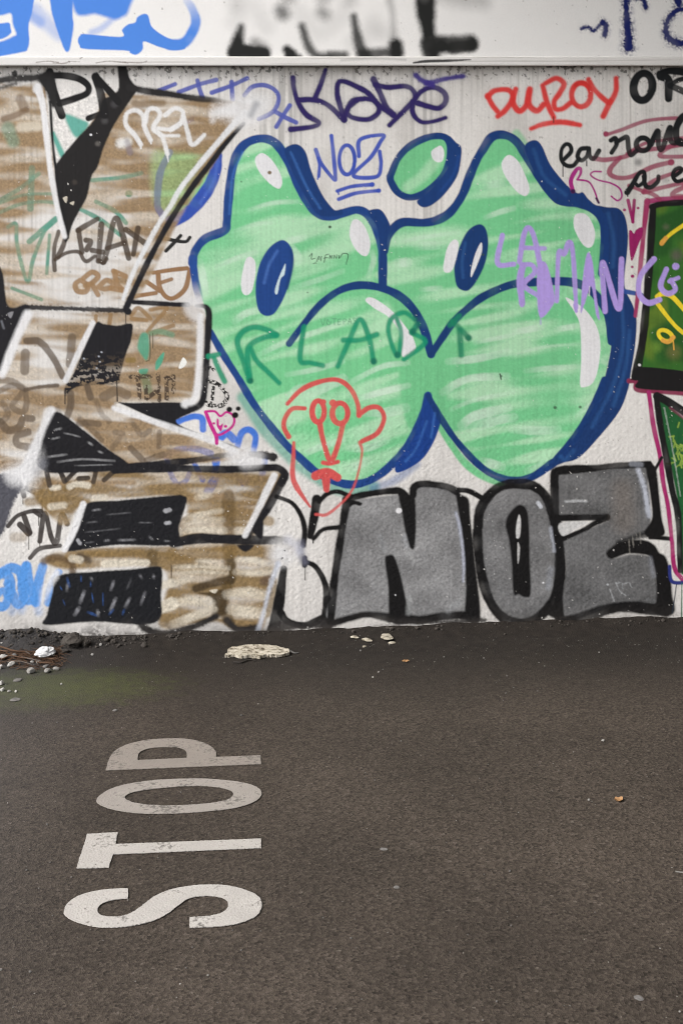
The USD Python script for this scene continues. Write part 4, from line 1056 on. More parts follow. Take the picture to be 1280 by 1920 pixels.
def rough_mat(name, c1, c2, scale, rough=.85, bump=.004, detail=6.0):
    return usdkit.material(stage, '/World/Looks/' + name, {
        'g': ('geometry', {}), 'n': ('noise_texture', {'scale': scale, 'detail': detail, 'roughness': .65}),
        'r': ('rgb_ramp', {'ramp': [(0.3, c1), (0.7, c2)]}), 'b': ('bump', {'distance': bump, 'strength': .7}), 'p': ('principled_bsdf', {'roughness': rough, 'specular_ior_level': .3})},
        [('g.position', 'n.vector'), ('n.fac', 'r.fac'), ('r.color', 'p.base_color'), ('n.fac', 'b.height'), ('b.normal', 'p.normal')], surface='p.BSDF')


PLASTER = rough_mat('plain_plaster', (.66, .64, .61), (.78, .76, .73), 6, .8, .002)
CONCRETE = rough_mat('plain_concrete', (.17, .163, .152), (.27, .258, .243), 3, .85, .004)

# ------------------------------------------------------------------ the wall
U, V = wall.U, wall.V
lower = sstep(V, 560, 930)
left = sstep(U, 520, 200) * .35
rel = (.28 + .55 * np.maximum(lower, left)) * (noise2(U, V, 4.6, 4.4, 0, 301) * .55 + noise2(U, V, 2.9, 2.8, 20, 305) * .45 + noise2(U, V, 40, 40, 0, 307) * .5)
rel = rel + (1 - lower) * (.25 * noise2(U, V, 3.2, 300, 0, 310) + .4 * noise2(U, V, 40, 700, 0, 311))
yy = -rel * (0.00065 + .00065 * lower)
pw = on_wall(U, V, 0.0)
pw = EYE + (pw - EYE) * ((yy - EYE[1]) / -EYE[1])[..., None]
gw = thing('graffiti_wall', 'off-white wall covered in graffiti rising behind the asphalt', 'wall')
tag(gw, kind='thing')
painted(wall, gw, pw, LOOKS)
LEDGE_Z = float(on_wall(640., 120.)[2])


def box(x0, x1, y0, y1, z0, z1):
    m = trimesh.creation.box([x1 - x0, y1 - y0, z1 - z0])
    m.apply_translation([(x0 + x1) / 2, (y0 + y1) / 2, (z0 + z1) / 2])
    return m


XL, XR = -13.0, 9.0
xa, xb = float(on_wall(-90., 1200.)[0]) + .02, float(on_wall(1370., 1200.)[0]) - .02
obj('wall_core', box(XL, XR, .004, .4, -.4, LEDGE_Z - .001), PLASTER, gw)

# unseen walls and slab, added to block sky light and darken the right side
ow = obj('added_rear_blocker', box(-2.6, 9.0, -9.6, -9.2, -.3, 4.37), CONCRETE)
tag(ow, 'unseen concrete wall added behind the viewer to block sky light', 'wall', None, 'thing')  # added so daylight comes in mainly from the left
dk = obj('added_overhead_blocker', box(-.75, 9.0, -9.7, .42, 4.4, 4.9), CONCRETE)
tag(dk, 'unseen concrete slab added above the picture to block sky light', 'light blocker')  # added slab, edge and height set for the falloff to the right
sw = obj('added_right_blocker', box(2.25, 2.65, -9.1, -.02, -.3, 4.36), rough_mat('dark_concrete', (.10, .095, .09), (.17, .16, .15), 2.5, .9, .004))
tag(sw, 'unseen dark concrete wall added at the right to block sky light', 'wall')  # added blocker that closes the right end against the sky

# ------------------------------------------------------------------ the beam and its drip edge
bm = thing('concrete_beam', 'white painted concrete beam with a drip edge, running along the top of the wall', 'beam')
tag(bm, kind='thing')
YB = -.018
pb = on_wall(beam.U, beam.V, 0.0)
yb = YB - .0006 * noise2(beam.U, beam.V, 60, 60, 0, 320) - .00012 * noise2(beam.U, beam.V, 4, 4, 0, 321)
pb = EYE + (pb - EYE) * ((yb - EYE[1]) / -EYE[1])[..., None]
for k, (n, l, _) in list(beam.keys.items()):
    beam.keys[k] = (n, l, 'beam')
painted(beam, bm, pb, LOOKS)
obj('beam_core', box(XL, XR, YB + .003, .42, LEDGE_Z + .004, LEDGE_Z + 1.1), PLASTER, bm)
YD = -.026
lip = Surface(-90, 1370, 104.5, 122.0, 1.0, 13)
lip.part('drip_edge', 'narrow white drip edge moulding', 'beam')
lip.col[:] = np.array([.74, .72, .695]) * (.94 + .08 * noise2(lip.U, lip.V, 200, 8, 0, 330, 2))[..., None]
LB = (slice(None), slice(None))
lip.lay(LB, sstep(noise2(lip.U, lip.V, 160, 2.2, 0, 333, 2), .62, .8) * .35, np.array([.30, .27, .25]), False)
for p, r, a in (('68,116 90,114 110,116', 1, .7), ('100,117 118,118 130,115', 1.2, .6), ('128,114 150,115', .8, .6), ('180,117 205,114 240,117', 1, .7), ('230,115 262,117 275,114', 1, .6), ('150,109 154,107', 1, .7)):
    lip.S(p, r, np.array([.16, .13, .11]), .9, a, .8)
lip.S('775,117 800,114 840,113 882,111', (1.5, 3, 2.4, 1), np.array([.03, .03, .03]), 1.2, .95, .6)
lip.S('640,112 700,109 760,111', 2, np.array([.2, .2, .2]), 2.5, .35)
pl = on_wall(lip.U, lip.V, YD)
edge = (lip.V - lip.v[0]) / (lip.v[-1] - lip.v[0])
pl[..., 1] +=   .006 * np.clip(1 - edge / .12, 0, 1) ** 2 + .006 * np.clip((edge - .9) / .1, 0, 1) ** 2 + .0012 * noise2(lip.U, lip.V, 90, 20, 0, 335)
painted(lip, bm, pl, LOOKS)
zt, zb = float(on_wall(640., 105., YD)[2]), float(on_wall(640., 121.6, YD)[2])
obj('drip_edge_core', box(XL, XR, YD + .004, .02, zb + .002, zt - .003), PLASTER, bm)

# ------------------------------------------------------------------ the asphalt
def gz(x, y):
    """height of the ground: nearly flat, a worn fillet against the wall, a low heap of dirt at the left"""
    x, y = np.asarray(x, float), np.asarray(y, float)
    q = np.stack([x, y, np.zeros_like(x)], -1).reshape(-1, 3)
    n1 = meshkit.noise(q * 9).reshape(x.shape)
    n2 = meshkit.noise(q * 34 + 5).reshape(x.shape)
    near = np.clip(1 + y / .20, 0, 1)
    z = near ** 1.7 * (.020 + .012 * n1 + .006 * n2)
    strip = np.exp(-((y + .21) / .05) ** 2) * .003 * (1 + n1)
    n3 = meshkit.noise(q * 80 + 11).reshape(x.shape)
    heap = np.exp(-((x + 1.55) / .42) ** 2 - ((y + .14) / .26) ** 2) * (.012 + .012 * n1 + .010 * n2 + .007 * n3)
    mound = np.exp(-((x + 1.02) / .17) ** 2 - ((y + .05) / .12) ** 2) * (.022 + .014 * n1 + .010 * n2 + .008 * n3)
    return z + strip + heap + mound


def axis(*parts):
    return np.unique(np.concatenate([np.linspace(a, b, n) for a, b, n in parts]).round(5))


gx = axis((-40, -4, 25), (-4, -2.1, 30), (-2.1, -.7, 180), (-.7, 2.1, 180), (2.1, 4, 30), (4, 40, 25))
gy = axis((-60, -5, 30), (-5, -.8, 90), (-.8, .02, 130), (.02, .3, 3))
GX, GY = np.meshgrid(gx, gy)
GP = np.stack([GX, GY, gz(GX, GY)], -1)
ii = np.arange(GX.size).reshape(GX.shape)
gf = np.concatenate([np.column_stack([ii[:-1, :-1].ravel(), ii[:-1, 1:].ravel(), ii[1:, 1:].ravel()]), np.column_stack([ii[:-1, :-1].ravel(), ii[1:, 1:].ravel(), ii[1:, :-1].ravel()])])
mo = on_ground(np.array(70.), np.array(1292.))
ASPH = usdkit.material(stage, '/World/Looks/asphalt', {
    'g': ('geometry', {}), 'xyz': ('separate_xyz', {}),
    'agg': ('voronoi_texture', {'scale': 150.0}), 'agg2': ('voronoi_texture', {'scale': 75.0}),
    'fine': ('noise_texture', {'scale': 330.0, 'detail': 3.0, 'roughness': .6}), 'mid': ('noise_texture', {'scale': 24.0, 'detail': 5.0, 'roughness': .6}), 'big': ('noise_texture', {'scale': 1.3, 'detail': 5.0, 'roughness': .55}),
    'cell': ('rgb_to_bw', {}), 'tone': ('rgb_ramp', {'ramp': [(0, (.017, .0130, .0100)), (.3, (.044, .0345, .0273)), (.7, (.070, .0553, .0443)), (.92, (.094, .0760, .0625)), (1, (.140, .118, .100))]}),
    'bigr': ('map_range', {'from_min': .3, 'from_max': .7, 'to_min': .72, 'to_max': 1.2}), 'midr': ('map_range', {'from_min': .3, 'from_max': .7, 'to_min': .92, 'to_max': 1.07}),
    'm1': ('mix', {'mix_type': 'multiply', 'fac': 1.0}), 'm2': ('mix', {'mix_type': 'multiply', 'fac': 1.0}),
    # dirt along the wall, widened to paint in the shade beside it
    'wobble': ('math', {'math_type': 'multiply_add', 'value2': .22, 'value3': -.11}), 'yw': ('math', {'math_type': 'add'}), 'dirt_shadef': ('map_range', {'range_type': 'smoothstep', 'from_min': -1.15, 'from_max': -.22, 'to_min': 0.0, 'to_max': .9, 'clamp': True}),
    'dirt_shadec': ('rgb_ramp', {'ramp': [(.3, (.010, .0082, .007)), (.7, (.025, .0205, .017))]}), 'm3': ('mix', {}),
    # moss
    'mx': ('math', {'math_type': 'subtract', 'value2': float(mo[0])}), 'my': ('math', {'math_type': 'subtract', 'value2': float(mo[1])}), 'mx2': ('math', {'math_type': 'multiply', 'value2': 1.9}), 'my2': ('math', {'math_type': 'multiply', 'value2': 4.2}),
    'mxs': ('math', {'math_type': 'multiply'}), 'mys': ('math', {'math_type': 'multiply'}), 'md': ('math', {'math_type': 'add'}), 'mdw': ('math', {'math_type': 'multiply_add', 'value2': 2.6}),
    'mossf': ('map_range', {'range_type': 'smoothstep', 'from_min': 2.7, 'from_max': .8, 'to_min': 0.0, 'to_max': .68, 'clamp': True}), 'm4': ('mix', {'color2': (.078, .090, .026)}),
    # sky sheen at the left, painted in as a pale grey dusty film
    'dust_sheenf': ('map_range', {'range_type': 'smoothstep', 'from_min': -.35, 'from_max': -1.6, 'to_min': 0.0, 'to_max': .6, 'clamp': True}), 'm5': ('mix', {'color2': (.085, .083, .085)}),
    'h1': ('math', {'math_type': 'multiply_add', 'value2': .5}), 'bump': ('bump', {'distance': .005, 'strength': .75}),
    'p': ('principled_bsdf', {'roughness': .78, 'specular_ior_level': .16})},
    [('g.position', 'xyz.vector'), ('g.position', 'agg.vector'), ('g.position', 'agg2.vector'), ('g.position', 'fine.vector'), ('g.position', 'mid.vector'), ('g.position', 'big.vector'),
     ('agg.color', 'cell.color'), ('cell.val', 'tone.fac'), ('big.fac', 'bigr.value'), ('mid.fac', 'midr.value'), ('tone.color', 'm1.color1'), ('bigr.result', 'm1.color2'), ('m1.color', 'm2.color1'), ('midr.result', 'm2.color2'),
     ('mid.fac', 'wobble.value1'), ('xyz.y', 'yw.value1'), ('wobble.value', 'yw.value2'), ('yw.value', 'dirt_shadef.value'), ('mid.fac', 'dirt_shadec.fac'), ('dirt_shadef.result', 'm3.fac'), ('m2.color', 'm3.color1'), ('dirt_shadec.color', 'm3.color2'),
     ('xyz.x', 'mx.value1'), ('xyz.y', 'my.value1'), ('mx.value', 'mx2.value1'), ('my.value', 'my2.value1'), ('mx2.value', 'mxs.value1'), ('mx2.value', 'mxs.value2'), ('my2.value', 'mys.value1'), ('my2.value', 'mys.value2'), ('mxs.value', 'md.value1'), ('mys.value', 'md.value2'),
     ('mid.fac', 'mdw.value1'), ('md.value', 'mdw.value3'), ('mdw.value', 'mossf.value'), ('mossf.result', 'm4.fac'), ('m3.color', 'm4.color1'),
     ('xyz.x', 'dust_sheenf.value'), ('dust_sheenf.result', 'm5.fac'), ('m4.color', 'm5.color1'), ('m5.color', 'p.base_color'),
     ('agg.distance', 'h1.value1'), ('fine.fac', 'h1.value3'), ('h1.value', 'bump.height'), ('bump.normal', 'p.normal')], surface='p.BSDF')
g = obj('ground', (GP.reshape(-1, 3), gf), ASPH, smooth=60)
tag(g, kind='structure')
# ------------------------------------------------------------------ the painted STOP
def road_paint(name, dull):
    return usdkit.material(stage, '/World/Looks/' + name, {
        'g': ('geometry', {}), 'n1': ('noise_texture', {'scale': 90.0, 'detail': 5.0, 'roughness': .7}), 'n2': ('noise_texture', {'scale': 9.0, 'detail': 4.0, 'roughness': .6}), 'v': ('voronoi_texture', {'scale': 150.0}),
        's': ('math', {'math_type': 'multiply_add', 'value2': .8}), 'w': ('map_range', {'range_type': 'smoothstep', 'from_min': .955 - .03 * dull, 'from_max': 1.12 - .03 * dull, 'to_min': 0.0, 'to_max': .8, 'clamp': True}),
        't': ('map_range', {'from_min': .3, 'from_max': .7, 'to_min': .86, 'to_max': 1.08}), 'base': ('mix', {'mix_type': 'multiply', 'fac': 1.0, 'color1': tuple(np.array([.39, .366, .342]) * (1 - np.array([.44, .48, .51]) * dull))}),
        'm': ('mix', {'color2': (.07, .062, .055)}), 'b': ('bump', {'distance': .0016, 'strength': .6}), 'p': ('principled_bsdf', {'roughness': .65, 'specular_ior_level': .35})},
        [('g.position', 'n1.vector'), ('g.position', 'n2.vector'), ('g.position', 'v.vector'), ('n2.fac', 's.value1'), ('n1.fac', 's.value3'), ('s.value', 'w.value'), ('n2.fac', 't.value'), ('t.result', 'base.color2'),
         ('w.result', 'm.fac'), ('base.color', 'm.color1'), ('m.color', 'p.base_color'), ('v.distance', 'b.height'), ('b.normal', 'p.normal')], surface='p.BSDF')


def zoomed(txt, ox, oy, k):
    p = np.array([tuple(map(float, q.split(','))) for q in txt.split()])
    return np.column_stack([ox + p[:, 0] / k, oy + p[:, 1] / k])


def on_road(px):
    q = on_ground(px[:, 0], px[:, 1])
    return q[:, :2]


LET = {
    'P': (['330,240 330,240 338,205 355,165 385,132 440,105 520,85 600,76 700,73 780,80 850,100 890,125 905,150 903,171 903,171 1137,161 1137,161 1139,207 1139,207', '495,187 495,187 503,150 540,130 600,120 660,118 720,123 748,142 752,175 752,175'], 1.0),
    'O': (['280,400 300,370 360,335 450,310 600,290 780,283 900,287 1020,300 1100,320 1140,350 1130,385 1080,415 1000,437 880,452 740,463 600,467 480,462 380,447 310,425', '430,385 450,362 520,345 620,332 780,321 900,326 975,343 995,365 970,390 900,408 800,418 680,423 560,420 470,407'], .72),
    'T': (['232,573 232,573 390,564 390,564 380,626 380,626 1138,597 1138,597 1140,646 1140,646 366,679 366,679 345,748 345,748 176,753 176,753'], .12),
    'S': (['445,857 445,857 445,910 445,910 400,913 340,925 300,945 285,972 300,995 350,1005 420,1000 480,975 540,930 600,890 680,860 780,843 880,838 980,845 1070,870 1125,900 1143,940 1130,985 1080,1020 1000,1045 900,1057 766,1064 766,1064 766,1008 766,1008 850,1003 920,990 960,965 968,940 950,912 890,897 820,898 760,912 710,945 650,990 580,1025 480,1050 360,1062 260,1055 170,1030 120,1000 112,975 130,935 190,895 270,872 350,861'], 0.0)}
rm = thing('road_marking', 'white painted STOP lettering lying sideways on the asphalt', 'road marking')
tag(rm, kind='thing')
for ch, (rings, dull) in LET.items():
    rr = []
    for r in rings:
        q, _ = Surface.curve(zoomed(r, 80, 1360, 460 and 1280 / 460), True, .5)
        q = on_road(q)
        t = np.arange(len(q))
        d = np.gradient(q, axis=0)
        nn = np.column_stack([-d[:, 1], d[:, 0]])
        nn /= np.maximum(np.linalg.norm(nn, axis=1, keepdims=True), 1e-9)
        wob = ndimage.gaussian_filter1d(np.random.default_rng(len(q)).standard_normal(len(q)), 2.0, mode='wrap')
        q = q + nn * (wob * .0012)[:, None]
        rr.append(q)
    poly = shapely.make_valid(Polygon(rr[0], [x for x in rr[1:]])).buffer(0)
    if poly.geom_type != 'Polygon':
        poly = max(poly.geoms, key=lambda a: a.area)
    m = trimesh.creation.extrude_polygon(poly, .0018)
    m.apply_translation([0, 0, .0012 + float(gz(np.array([0.]), np.array([-2.]))[0])])
    tag(obj('letter', m, road_paint('road_paint_' + ch.lower(), dull), rm), {'P': 'duller worn letter P nearest the wall', 'O': 'dull letter O', 'T': 'bright letter T', 'S': 'bright letter S nearest the viewer'}[ch])

# ------------------------------------------------------------------ litter along the foot of the wall
STONE = [rough_mat('pale_stone', (.17, .16, .15), (.31, .30, .28), 60, .9, .003), rough_mat('grey_stone', (.09, .085, .08), (.17, .16, .152), 60, .9, .003), rough_mat('bright_stone', (.28, .27, .25), (.46, .445, .42), 60, .9, .003)]
TWIG = [rough_mat('brown_twig', (.055, .030, .017), (.12, .065, .036), 90, .85, .001), rough_mat('grey_twig', (.07, .055, .045), (.15, .12, .10), 90, .85, .001)]
CREAM = usdkit.material(stage, '/World/Looks/cracked_cream', {
    'g': ('geometry', {}), 'mp': ('mapping', {'scale': (14.0, 17.0, 17.0)}), 'n': ('noise_texture', {'scale': 3.2, 'detail': 6.0, 'roughness': .7, 'distortion': .5}),
    'r': ('rgb_ramp', {'ramp': [(.0, (.05, .04, .03)), (.40, (.10, .08, .055)), (.47, (.36, .32, .25)), (.62, (.56, .51, .43)), (1, (.70, .66, .56))]}), 'b': ('bump', {'distance': .006, 'strength': .9}), 'p': ('principled_bsdf', {'roughness': .9, 'specular_ior_level': .2})},
    [('g.position', 'mp.vector'), ('mp.vector', 'n.vector'), ('n.fac', 'r.fac'), ('r.color', 'p.base_color'), ('n.fac', 'b.height'), ('b.normal', 'p.normal')], surface='p.BSDF')
PAPER = rough_mat('white_paper', (.56, .56, .56), (.72, .72, .72), 12, .8, .001)
LEAF = rough_mat('dry_leaf', (.24, .12, .05), (.42, .25, .12), 70, .7, .0008)


def spot(u, v):
    """where a drawing point meets the ground, heaps included"""
    z = 0.0
    for _ in range(8):
        p = on_ground(np.array(float(u)), np.array(float(v)), z)
        z = float(gz(p[:1], np.minimum(p[1:2], -.005))[0])
    return np.array([p[0], min(p[1], -.008), z])


def px_m(p):
    """metres per drawing unit at a point"""
    return float((p - EYE) @ Fw) / FPX


def rock(seed, sx, sy, sz, rugged=.28, sub=2):
    m = trimesh.creation.icosphere(sub, 1.0)
    v = m.vertices
    g = np.random.default_rng(seed)
    cuts = g.standard_normal((9, 3)); cuts /= np.linalg.norm(cuts, axis=1, keepdims=True)
    r = np.ones(len(v))
    for c in cuts:
        d = v @ c
        lim = g.uniform(.55, .95)
        r = np.minimum(r, np.where(d > 1e-3, lim / np.maximum(d, 1e-3), 9))
    v = v * r[:, None] * (1 + rugged * .25 * meshkit.noise(v * 2.3 + seed)[:, None])
    m.vertices = v * np.array([sx, sy, sz]) * (1 + rugged * .12 * meshkit.noise(v * 6 + seed)[:, None])
    m.vertices[:, 2] -= m.vertices[:, 2].min() + sz * .25
    return m


def place_mesh(name, mesh, mat, p, label, cat, group=None, rot=0, smooth=False):
    x = UsdGeom.Mesh(obj(name, mesh, mat, None, smooth))
    x.AddTranslateOp().Set(Gf.Vec3d(*map(float, p)))
    if rot:
        x.AddRotateZOp().Set(float(rot))
    return tag(x.GetPrim(), label, cat, group)


# crumpled paper
p = spot(85, 1231)
s = px_m(p)
m = trimesh.creation.icosphere(4, 1.0)
v = m.vertices.copy()
crease = sum(np.abs(meshkit.noise(v * f + o)) / f ** .8 for f, o in ((1.7, 1), (3.6, 9), (7, 4)))
v = v * (.62 + .62 * crease)[:, None] * np.array([18 * s, 20 * s, 10 * s])
v[:, 2] -= np.percentile(v[:, 2], 12)
m.vertices = v
place_mesh('crumpled_paper', m, PAPER, p, 'crumpled white paper scrap on the dirt heap at the foot of the wall', 'paper', smooth=25)

# cream plank fragment with a cracked face
c = np.array([(424, 1231), (428, 1219), (437, 1214), (470, 1212), (500, 1211), (522, 1214), (540, 1218), (543, 1226), (520, 1231), (500, 1230), (486, 1233), (466, 1231), (452, 1233), (440, 1229)], float)
cq = np.vstack([Surface.curve(np.array([c[i], c[(i + 1) % len(c)]]), False, 1.0)[0] for i in range(len(c))])
cq = cq + ndimage.gaussian_filter1d(np.random.default_rng(8).standard_normal(cq.shape), 1.2, axis=0, mode='wrap') * np.array([1.6, .7])
ground_pts = on_ground(cq[:, 0], cq[:, 1], .008)[:, :2]
pc = ground_pts.mean(0)
pl_ = shapely.make_valid(Polygon(ground_pts - pc)).buffer(0)
pl_ = pl_ if pl_.geom_type == 'Polygon' else max(pl_.geoms, key=lambda a: a.area)
m = trimesh.creation.extrude_polygon(pl_, .009)
m = m.subdivide_to_size(.012)
vv = m.vertices.copy()
topm = vv[:, 2] > .005
vv[:, 2] += topm * .0045 * meshkit.noise(np.column_stack([vv[:, 0] * 22, vv[:, 1] * 60, np.zeros(len(vv))]) + 3)
m.vertices = vv
place_mesh('plank_fragment', m, CREAM, (pc[0], pc[1], float(gz(pc[:1], pc[1:])[0]) - .002), 'flat cracked cream fragment lying on the asphalt below the brown letters', 'debris')

# chips of plaster under the N
for i, (u, v_, w_, h_, lab) in enumerate(((725, 1197, 13, 5, 'largest pale plaster chip on the asphalt strip under the grey N'), (690, 1201, 8, 3, 'flat pale plaster chip left of the largest one under the grey N'), (665, 1196, 6, 3, 'small pale plaster chip, leftmost of those under the grey N'),
                                        (735, 1206, 6, 2.5, 'small pale plaster chip just in front of the largest one under the grey N'), (683, 1213, 4, 2, 'tiny pale plaster chip in front of the others under the grey N'))):
    p = spot(u, v_); s = px_m(p)
    place_mesh('plaster_chip', rock(40 + i, w_ * s, w_ * s * 1.3, h_ * s * .55, .9), CREAM, p, lab, 'plaster chip', rot=i * 40)

# stones at the left
ST = [(6, 1234, 9, 5, 2, 'pale stone cut by the left edge, beside the twig heap'), (20, 1249, 10, 5, 2, 'flat white stone at the front of the twig heap'), (2, 1254, 5, 5, 2, 'small white stone at the left edge in front of the twig heap'), (58, 1262, 9, 7, 0, 'pale grey faceted stone, foremost before the twig heap'),
      (88, 1253, 9, 5, 1, 'grey stone behind two paler ones beside the twigs'), (89, 1261, 8, 5, 0, 'pale grey stone just in front of a darker one beside the twigs'), (105, 1256, 8, 4, 0, 'rounded light stone, rightmost at the end of the twig heap'), (60, 1243, 4, 3, 2, 'small white stone in the middle of the twig heap'),
      (71, 1244, 4, 3, 2, 'small white stone just right of another in the twig heap'), (3, 1284, 6, 5, 2, 'pale stone at the left edge in the mossy patch'), (4, 1296, 6, 4, 2, 'white stone below another at the left edge in the mossy patch'), (17, 1298, 3.4, 2.5, 2, 'tiny white stone in the moss near the left edge'), (30, 1298, 3.6, 2.6, 2, 'tiny white stone in the moss, second from the left edge'),
      (28, 1313, 12, 2, 1, 'thin pale flake below the mossy patch'), (33, 1276, 12, 2, 1, 'thin grey flake above the mossy patch'), (115, 1284, 2.8, 2, 2, 'white pebble in the middle of the mossy patch'), (189, 1210, 4, 3, 0, 'pale pebble on the dirt right of the paper scrap'), (173, 1229, 3, 2.4, 2, 'white pebble below the dirt right of the paper scrap'),
      (215, 1333, 6, 1.5, 1, 'thin pale flake on the asphalt right of the moss'), (80, 1232, 7, 6, 1, 'grey stone in the dirt under the paper scrap'), (26, 1233, 8, 5, 1, 'grey stone among the twigs left of the paper scrap'), (75, 1222, 5, 4, 1, 'dark grey stone behind the twigs beside the paper scrap')]
for i, (u, v_, w_, h_, k, lab) in enumerate(ST):
    p = spot(u, v_); s = px_m(p) * .86
    place_mesh('stone', rock(i + 1, w_ * s, w_ * s * .85, h_ * s, .4), STONE[k], p, lab, 'stone', rot=i * 53)
# lumps of earth at the foot of the wall
DIRT = rough_mat('dark_earth', (.025, .021, .018), (.085, .074, .064), 45, .95, .01)
for i, (u, v_, w_, h_, lab) in enumerate(((135, 1205, 17, 13, 'large lump of grey earth against the wall right of the paper scrap'), (160, 1208, 12, 8, 'smaller lump of grey earth, right neighbour of the large one'), (118, 1222, 10, 5, 'low lump of grey earth in front of the large one'))):
    p = spot(u, v_); s = px_m(p)
    place_mesh('earth_lump', rock(70 + i, w_ * s, w_ * s * .8, h_ * s, 1.6, 3), DIRT, p - np.array([0, 0, .014]), lab, 'lump of earth', rot=i * 77)


def tube(path, r0, r1, n=6):
    q, t = Surface.curve(np.asarray(path)[:, :2], step=.006)
    zz = np.interp(t, np.linspace(0, 1, len(path)), np.asarray(path)[:, 2])
    q = np.column_stack([q, zz])
    d = np.gradient(q, axis=0); d /= np.maximum(np.linalg.norm(d, axis=1, keepdims=True), 1e-9)
    a = np.cross(d, [0, 0, 1.0]); a /= np.maximum(np.linalg.norm(a, axis=1, keepdims=True), 1e-9)
    b = np.cross(d, a)
    th = np.linspace(0, 2 * np.pi, n, endpoint=False)
    rad = np.linspace(r0, r1, len(q))[:, None, None]
    vs = (q[:, None] + rad * (np.cos(th)[None, :, None] * a[:, None] + np.sin(th)[None, :, None] * b[:, None])).reshape(-1, 3)
    fs = []
    for i in range(len(q) - 1):
        for j in range(n):
            k = (j + 1) % n
            fs += [[i * n + j, i * n + k, (i + 1) * n + k], [i * n + j, (i + 1) * n + k, (i + 1) * n + j]]
    fs += [[0, j + 1, j] for j in range(1, n - 1)] + [[(len(q) - 1) * n, (len(q) - 1) * n + j, (len(q) - 1) * n + j + 1] for j in range(1, n - 1)]
    return trimesh.Trimesh(vs, fs, process=False)


TW = [('0,1207 30,1219 60,1224 66,1226', 1.8, 'long red brown twig lying across the heap towards the paper scrap'), ('35,1211 48,1222 56,1232', 1.3, 'short twig crossing the long red brown one'), ('2,1240 20,1236 48,1240 62,1238', 1.6, 'red brown twig low in the heap below the long one'), ('62,1222 68,1230 72,1238', 1.4, 'brown twig standing out just under the paper scrap'),
      ('40,1234 60,1243 78,1246', 1.4, 'brown twig at the right front of the heap'), ('0,1222 14,1228 30,1226', 1.5, 'grey brown twig at the left edge of the heap'), ('70,1246 95,1250 112,1246', 1.5, 'thin twig at the right end of the heap, above the stones'), ('15,1245 38,1247 60,1252', 1.3, 'brown twig at the front of the heap'), ('86,1238 104,1243 114,1240', 1.4, 'curved brown twig right of the paper scrap')]
for i, (t, r, lab) in enumerate(TW):
    q = np.array([tuple(map(float, a.split(','))) for a in t.split()])
    w = np.array([spot(*a) for a in q])
    w[:, 2] += np.array([.006, .012, .010, .006])[:len(w)] + .003
    s = px_m(w[0])
    tag(obj('twig', tube(w, r * s, r * s * .5), TWIG[i % 3 == 1], None, True), lab, 'twig')
parts = []
g = np.random.default_rng(21)
for i in range(430):
    u, v_ = g.uniform(-90, 118), 1231 + g.normal(0, 12)
    p = spot(u, min(max(v_, 1209), 1256))
    a = g.normal(0, .5) + (math.pi if g.random() < .5 else 0)
    L_ = g.uniform(.02, .06)
    d = np.array([math.cos(a), math.sin(a) * .8, 0]) * L_
    w = np.array([p, p + d * .5 + [0, 0, g.uniform(.004, .016)], p + d + [0, 0, g.uniform(-.002, .01)]])
    w[:, 1] = np.minimum(w[:, 1], -.004); w[:, 2] = np.maximum(w[:, 2], gz(w[:, 0], w[:, 1]) + .001)
    parts.append(tube(w, .0013, .0007, 4))
nm = obj('dry_needles', trimesh.util.concatenate(parts), TWIG[0])
tag(nm, 'mat of dry red brown needles and stalks in the dirt heap', 'plant litter', None, 'stuff')

# leaves and scraps on the asphalt
def leaf(lx, ly, curl, seed):
    t = np.linspace(-1, 1, 13); w = np.linspace(-1, 1, 7)
    T_, W_ = np.meshgrid(t, w)
    half = (1 - np.abs(T_) ** 1.8) * .5 + .12
    X = T_ * lx; Y = W_ * half * ly
    Z = curl * (W_ ** 2) * half + curl * .8 * T_ ** 2 + .0012 * np.sin(T_ * 7 + seed) + .0006
    P = np.stack([X, Y, Z], -1)
    h, w_ = T_.shape
    k = np.arange(h * w_).reshape(h, w_)
    f = np.concatenate([np.column_stack([k[:-1, :-1].ravel(), k[:-1, 1:].ravel(), k[1:, 1:].ravel()]), np.column_stack([k[:-1, :-1].ravel(), k[1:, 1:].ravel(), k[1:, :-1].ravel()])])
    top = P.reshape(-1, 3); bot = top - [0, 0, .0009]
    return trimesh.Trimesh(np.vstack([top, bot]), np.vstack([f, f[:, ::-1] + len(top)]), process=False)


p = spot(1159, 1502); s = px_m(p)
place_mesh('dry_leaf', leaf(9.5 * s, 13 * s, .007, 1), LEAF, p + [0, 0, .001], 'small curled tan leaf lying alone on the asphalt at the right', 'leaf', rot=24, smooth=40)
p = spot(760, 1241); s = px_m(p)
place_mesh('dry_leaf', leaf(7 * s, 10 * s, .004, 4), LEAF, p + [0, 0, .001], 'small orange brown leaf on the dark asphalt below the grey N', 'leaf', rot=-5, smooth=40)
w = np.array([spot(438, 1243), spot(452, 1244), spot(468, 1239), spot(480, 1241)]); w[:, 2] += .004
tag(obj('twig', tube(w, .004, .0015), rough_mat('black_twig', (.018, .015, .013), (.04, .033, .028), 90), None, True), 'blackened twig in front of the cracked cream fragment', 'twig')
w = np.array([spot(543, 1222), spot(552, 1226), spot(560, 1225)]); w[:, 2] += .003
tag(obj('twig', tube(w, .005, .002), STONE[1], None, True), 'short dark stub at the right end of the cracked cream fragment', 'twig')
w = np.array([spot(1266, 1636), spot(1276, 1637.5), spot(1290, 1638)]); w[:, 2] += .002
tag(obj('twig', tube(w, .0018, .001), STONE[0], None, True), 'pale straw cut by the right edge of the picture', 'twig')
p = spot(1130, 1390); s = px_m(p)
place_mesh('stone', rock(91, 3 * s, 3 * s, 2.4 * s), STONE[2], p, 'single white pebble on open asphalt at the right', 'stone')
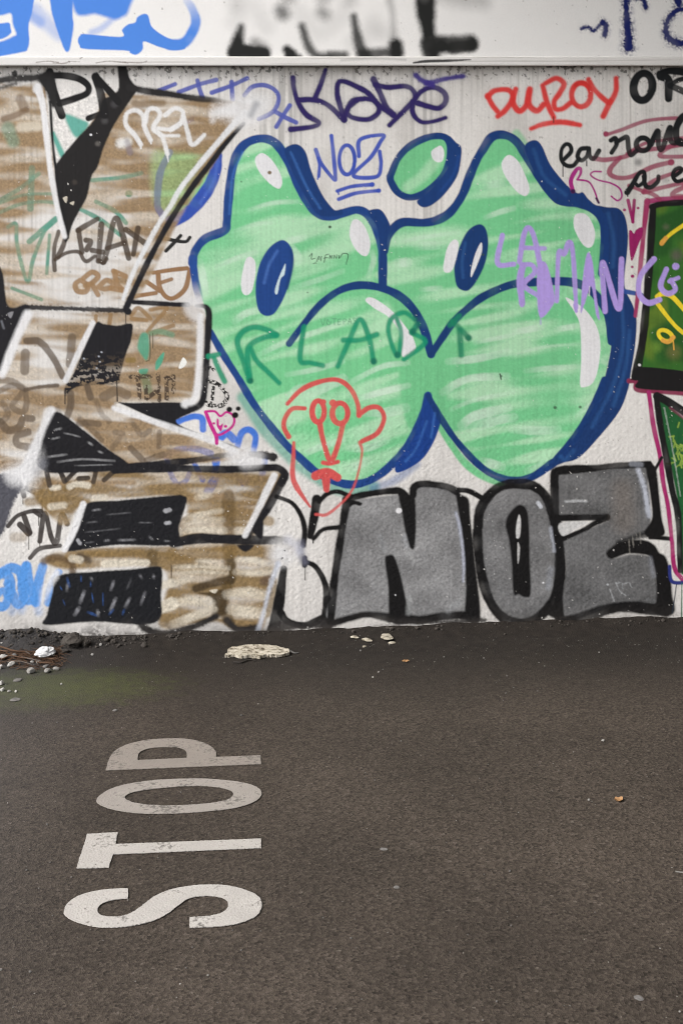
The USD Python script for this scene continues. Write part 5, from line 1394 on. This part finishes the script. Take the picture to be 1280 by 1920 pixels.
for u, v_, w_, lab in ((720, 1593, 7, 'pale scrap pressed flat into the asphalt, above and right of the word'), (743, 1665, 6, 'pale scrap pressed flat into the asphalt, below the other one'), (1197, 1873, 9, 'worn white paint fleck on the asphalt near the lower right corner')):
    p = spot(u, v_); s = px_m(p)
    place_mesh('pale_fleck', rock(95 + w_, w_ * s, w_ * s * .8, (.5 * s + .0006), .8), STONE[1], p, lab, 'fleck', rot=u)

# grit: loose grains over the asphalt, many of them near the wall
g = np.random.default_rng(5)
grains = {0: [], 1: [], 2: []}
for i in range(560):
    if i < 330:
        u, v_ = g.uniform(-60, 1340), 1190 + abs(g.normal(0, 38)) + 6
    else:
        u, v_ = g.uniform(-60, 1340), g.uniform(1230, 1990)
    p = on_ground(np.array(u), np.array(v_))
    if p[1] > -.02: continue
    r = g.choice([.0016, .002, .0026, .0036, .005], p=[.5, .33, .12, .04, .01])
    m = rock(300 + i % 40, r, r * g.uniform(.7, 1), r * g.uniform(.5, .8), .3, 1)
    m.apply_transform(trimesh.transformations.rotation_matrix(g.uniform(0, 6.28), [0, 0, 1]))
    m.apply_translation([p[0], p[1], float(gz(p[:1], p[1:2])[0])])
    grains[int(g.choice([0, 1, 2], p=[.3, .66, .04]))].append(m)
for k, lab in ((0, 'pale loose grit scattered over the asphalt'), (1, 'grey loose grit scattered over the asphalt'), (2, 'white loose grit scattered over the asphalt')):
    tag(obj('grit', trimesh.util.concatenate(grains[k]), STONE[k]), lab, 'grit', None, 'stuff')

# crumbs of earth along the foot of the wall
g = np.random.default_rng(31)
crumbs = []
for i in range(700):
    x = g.uniform(-2.1, 1.95) if g.random() < .45 else g.uniform(-2.1, -.5)
    left = x < -.35
    y = -.012 - abs(g.normal(0, .05 if left else .028))
    r = g.choice([.003, .0045, .007, .011], p=[.42, .34, .18, .06]) * (1.15 if left else .8)
    m = rock(500 + i % 30, r, r * .85, r * .7, .9, 1)
    m.apply_transform(trimesh.transformations.rotation_matrix(g.uniform(0, 6.28), [0, 0, 1]))
    m.apply_translation([x, y, float(gz(np.array([x]), np.array([y]))[0]) - r * .2])
    crumbs.append(m)
tag(obj('earth_crumbs', trimesh.util.concatenate(crumbs), DIRT), 'dark crumbs of earth gathered along the foot of the wall', 'earth', None, 'stuff')
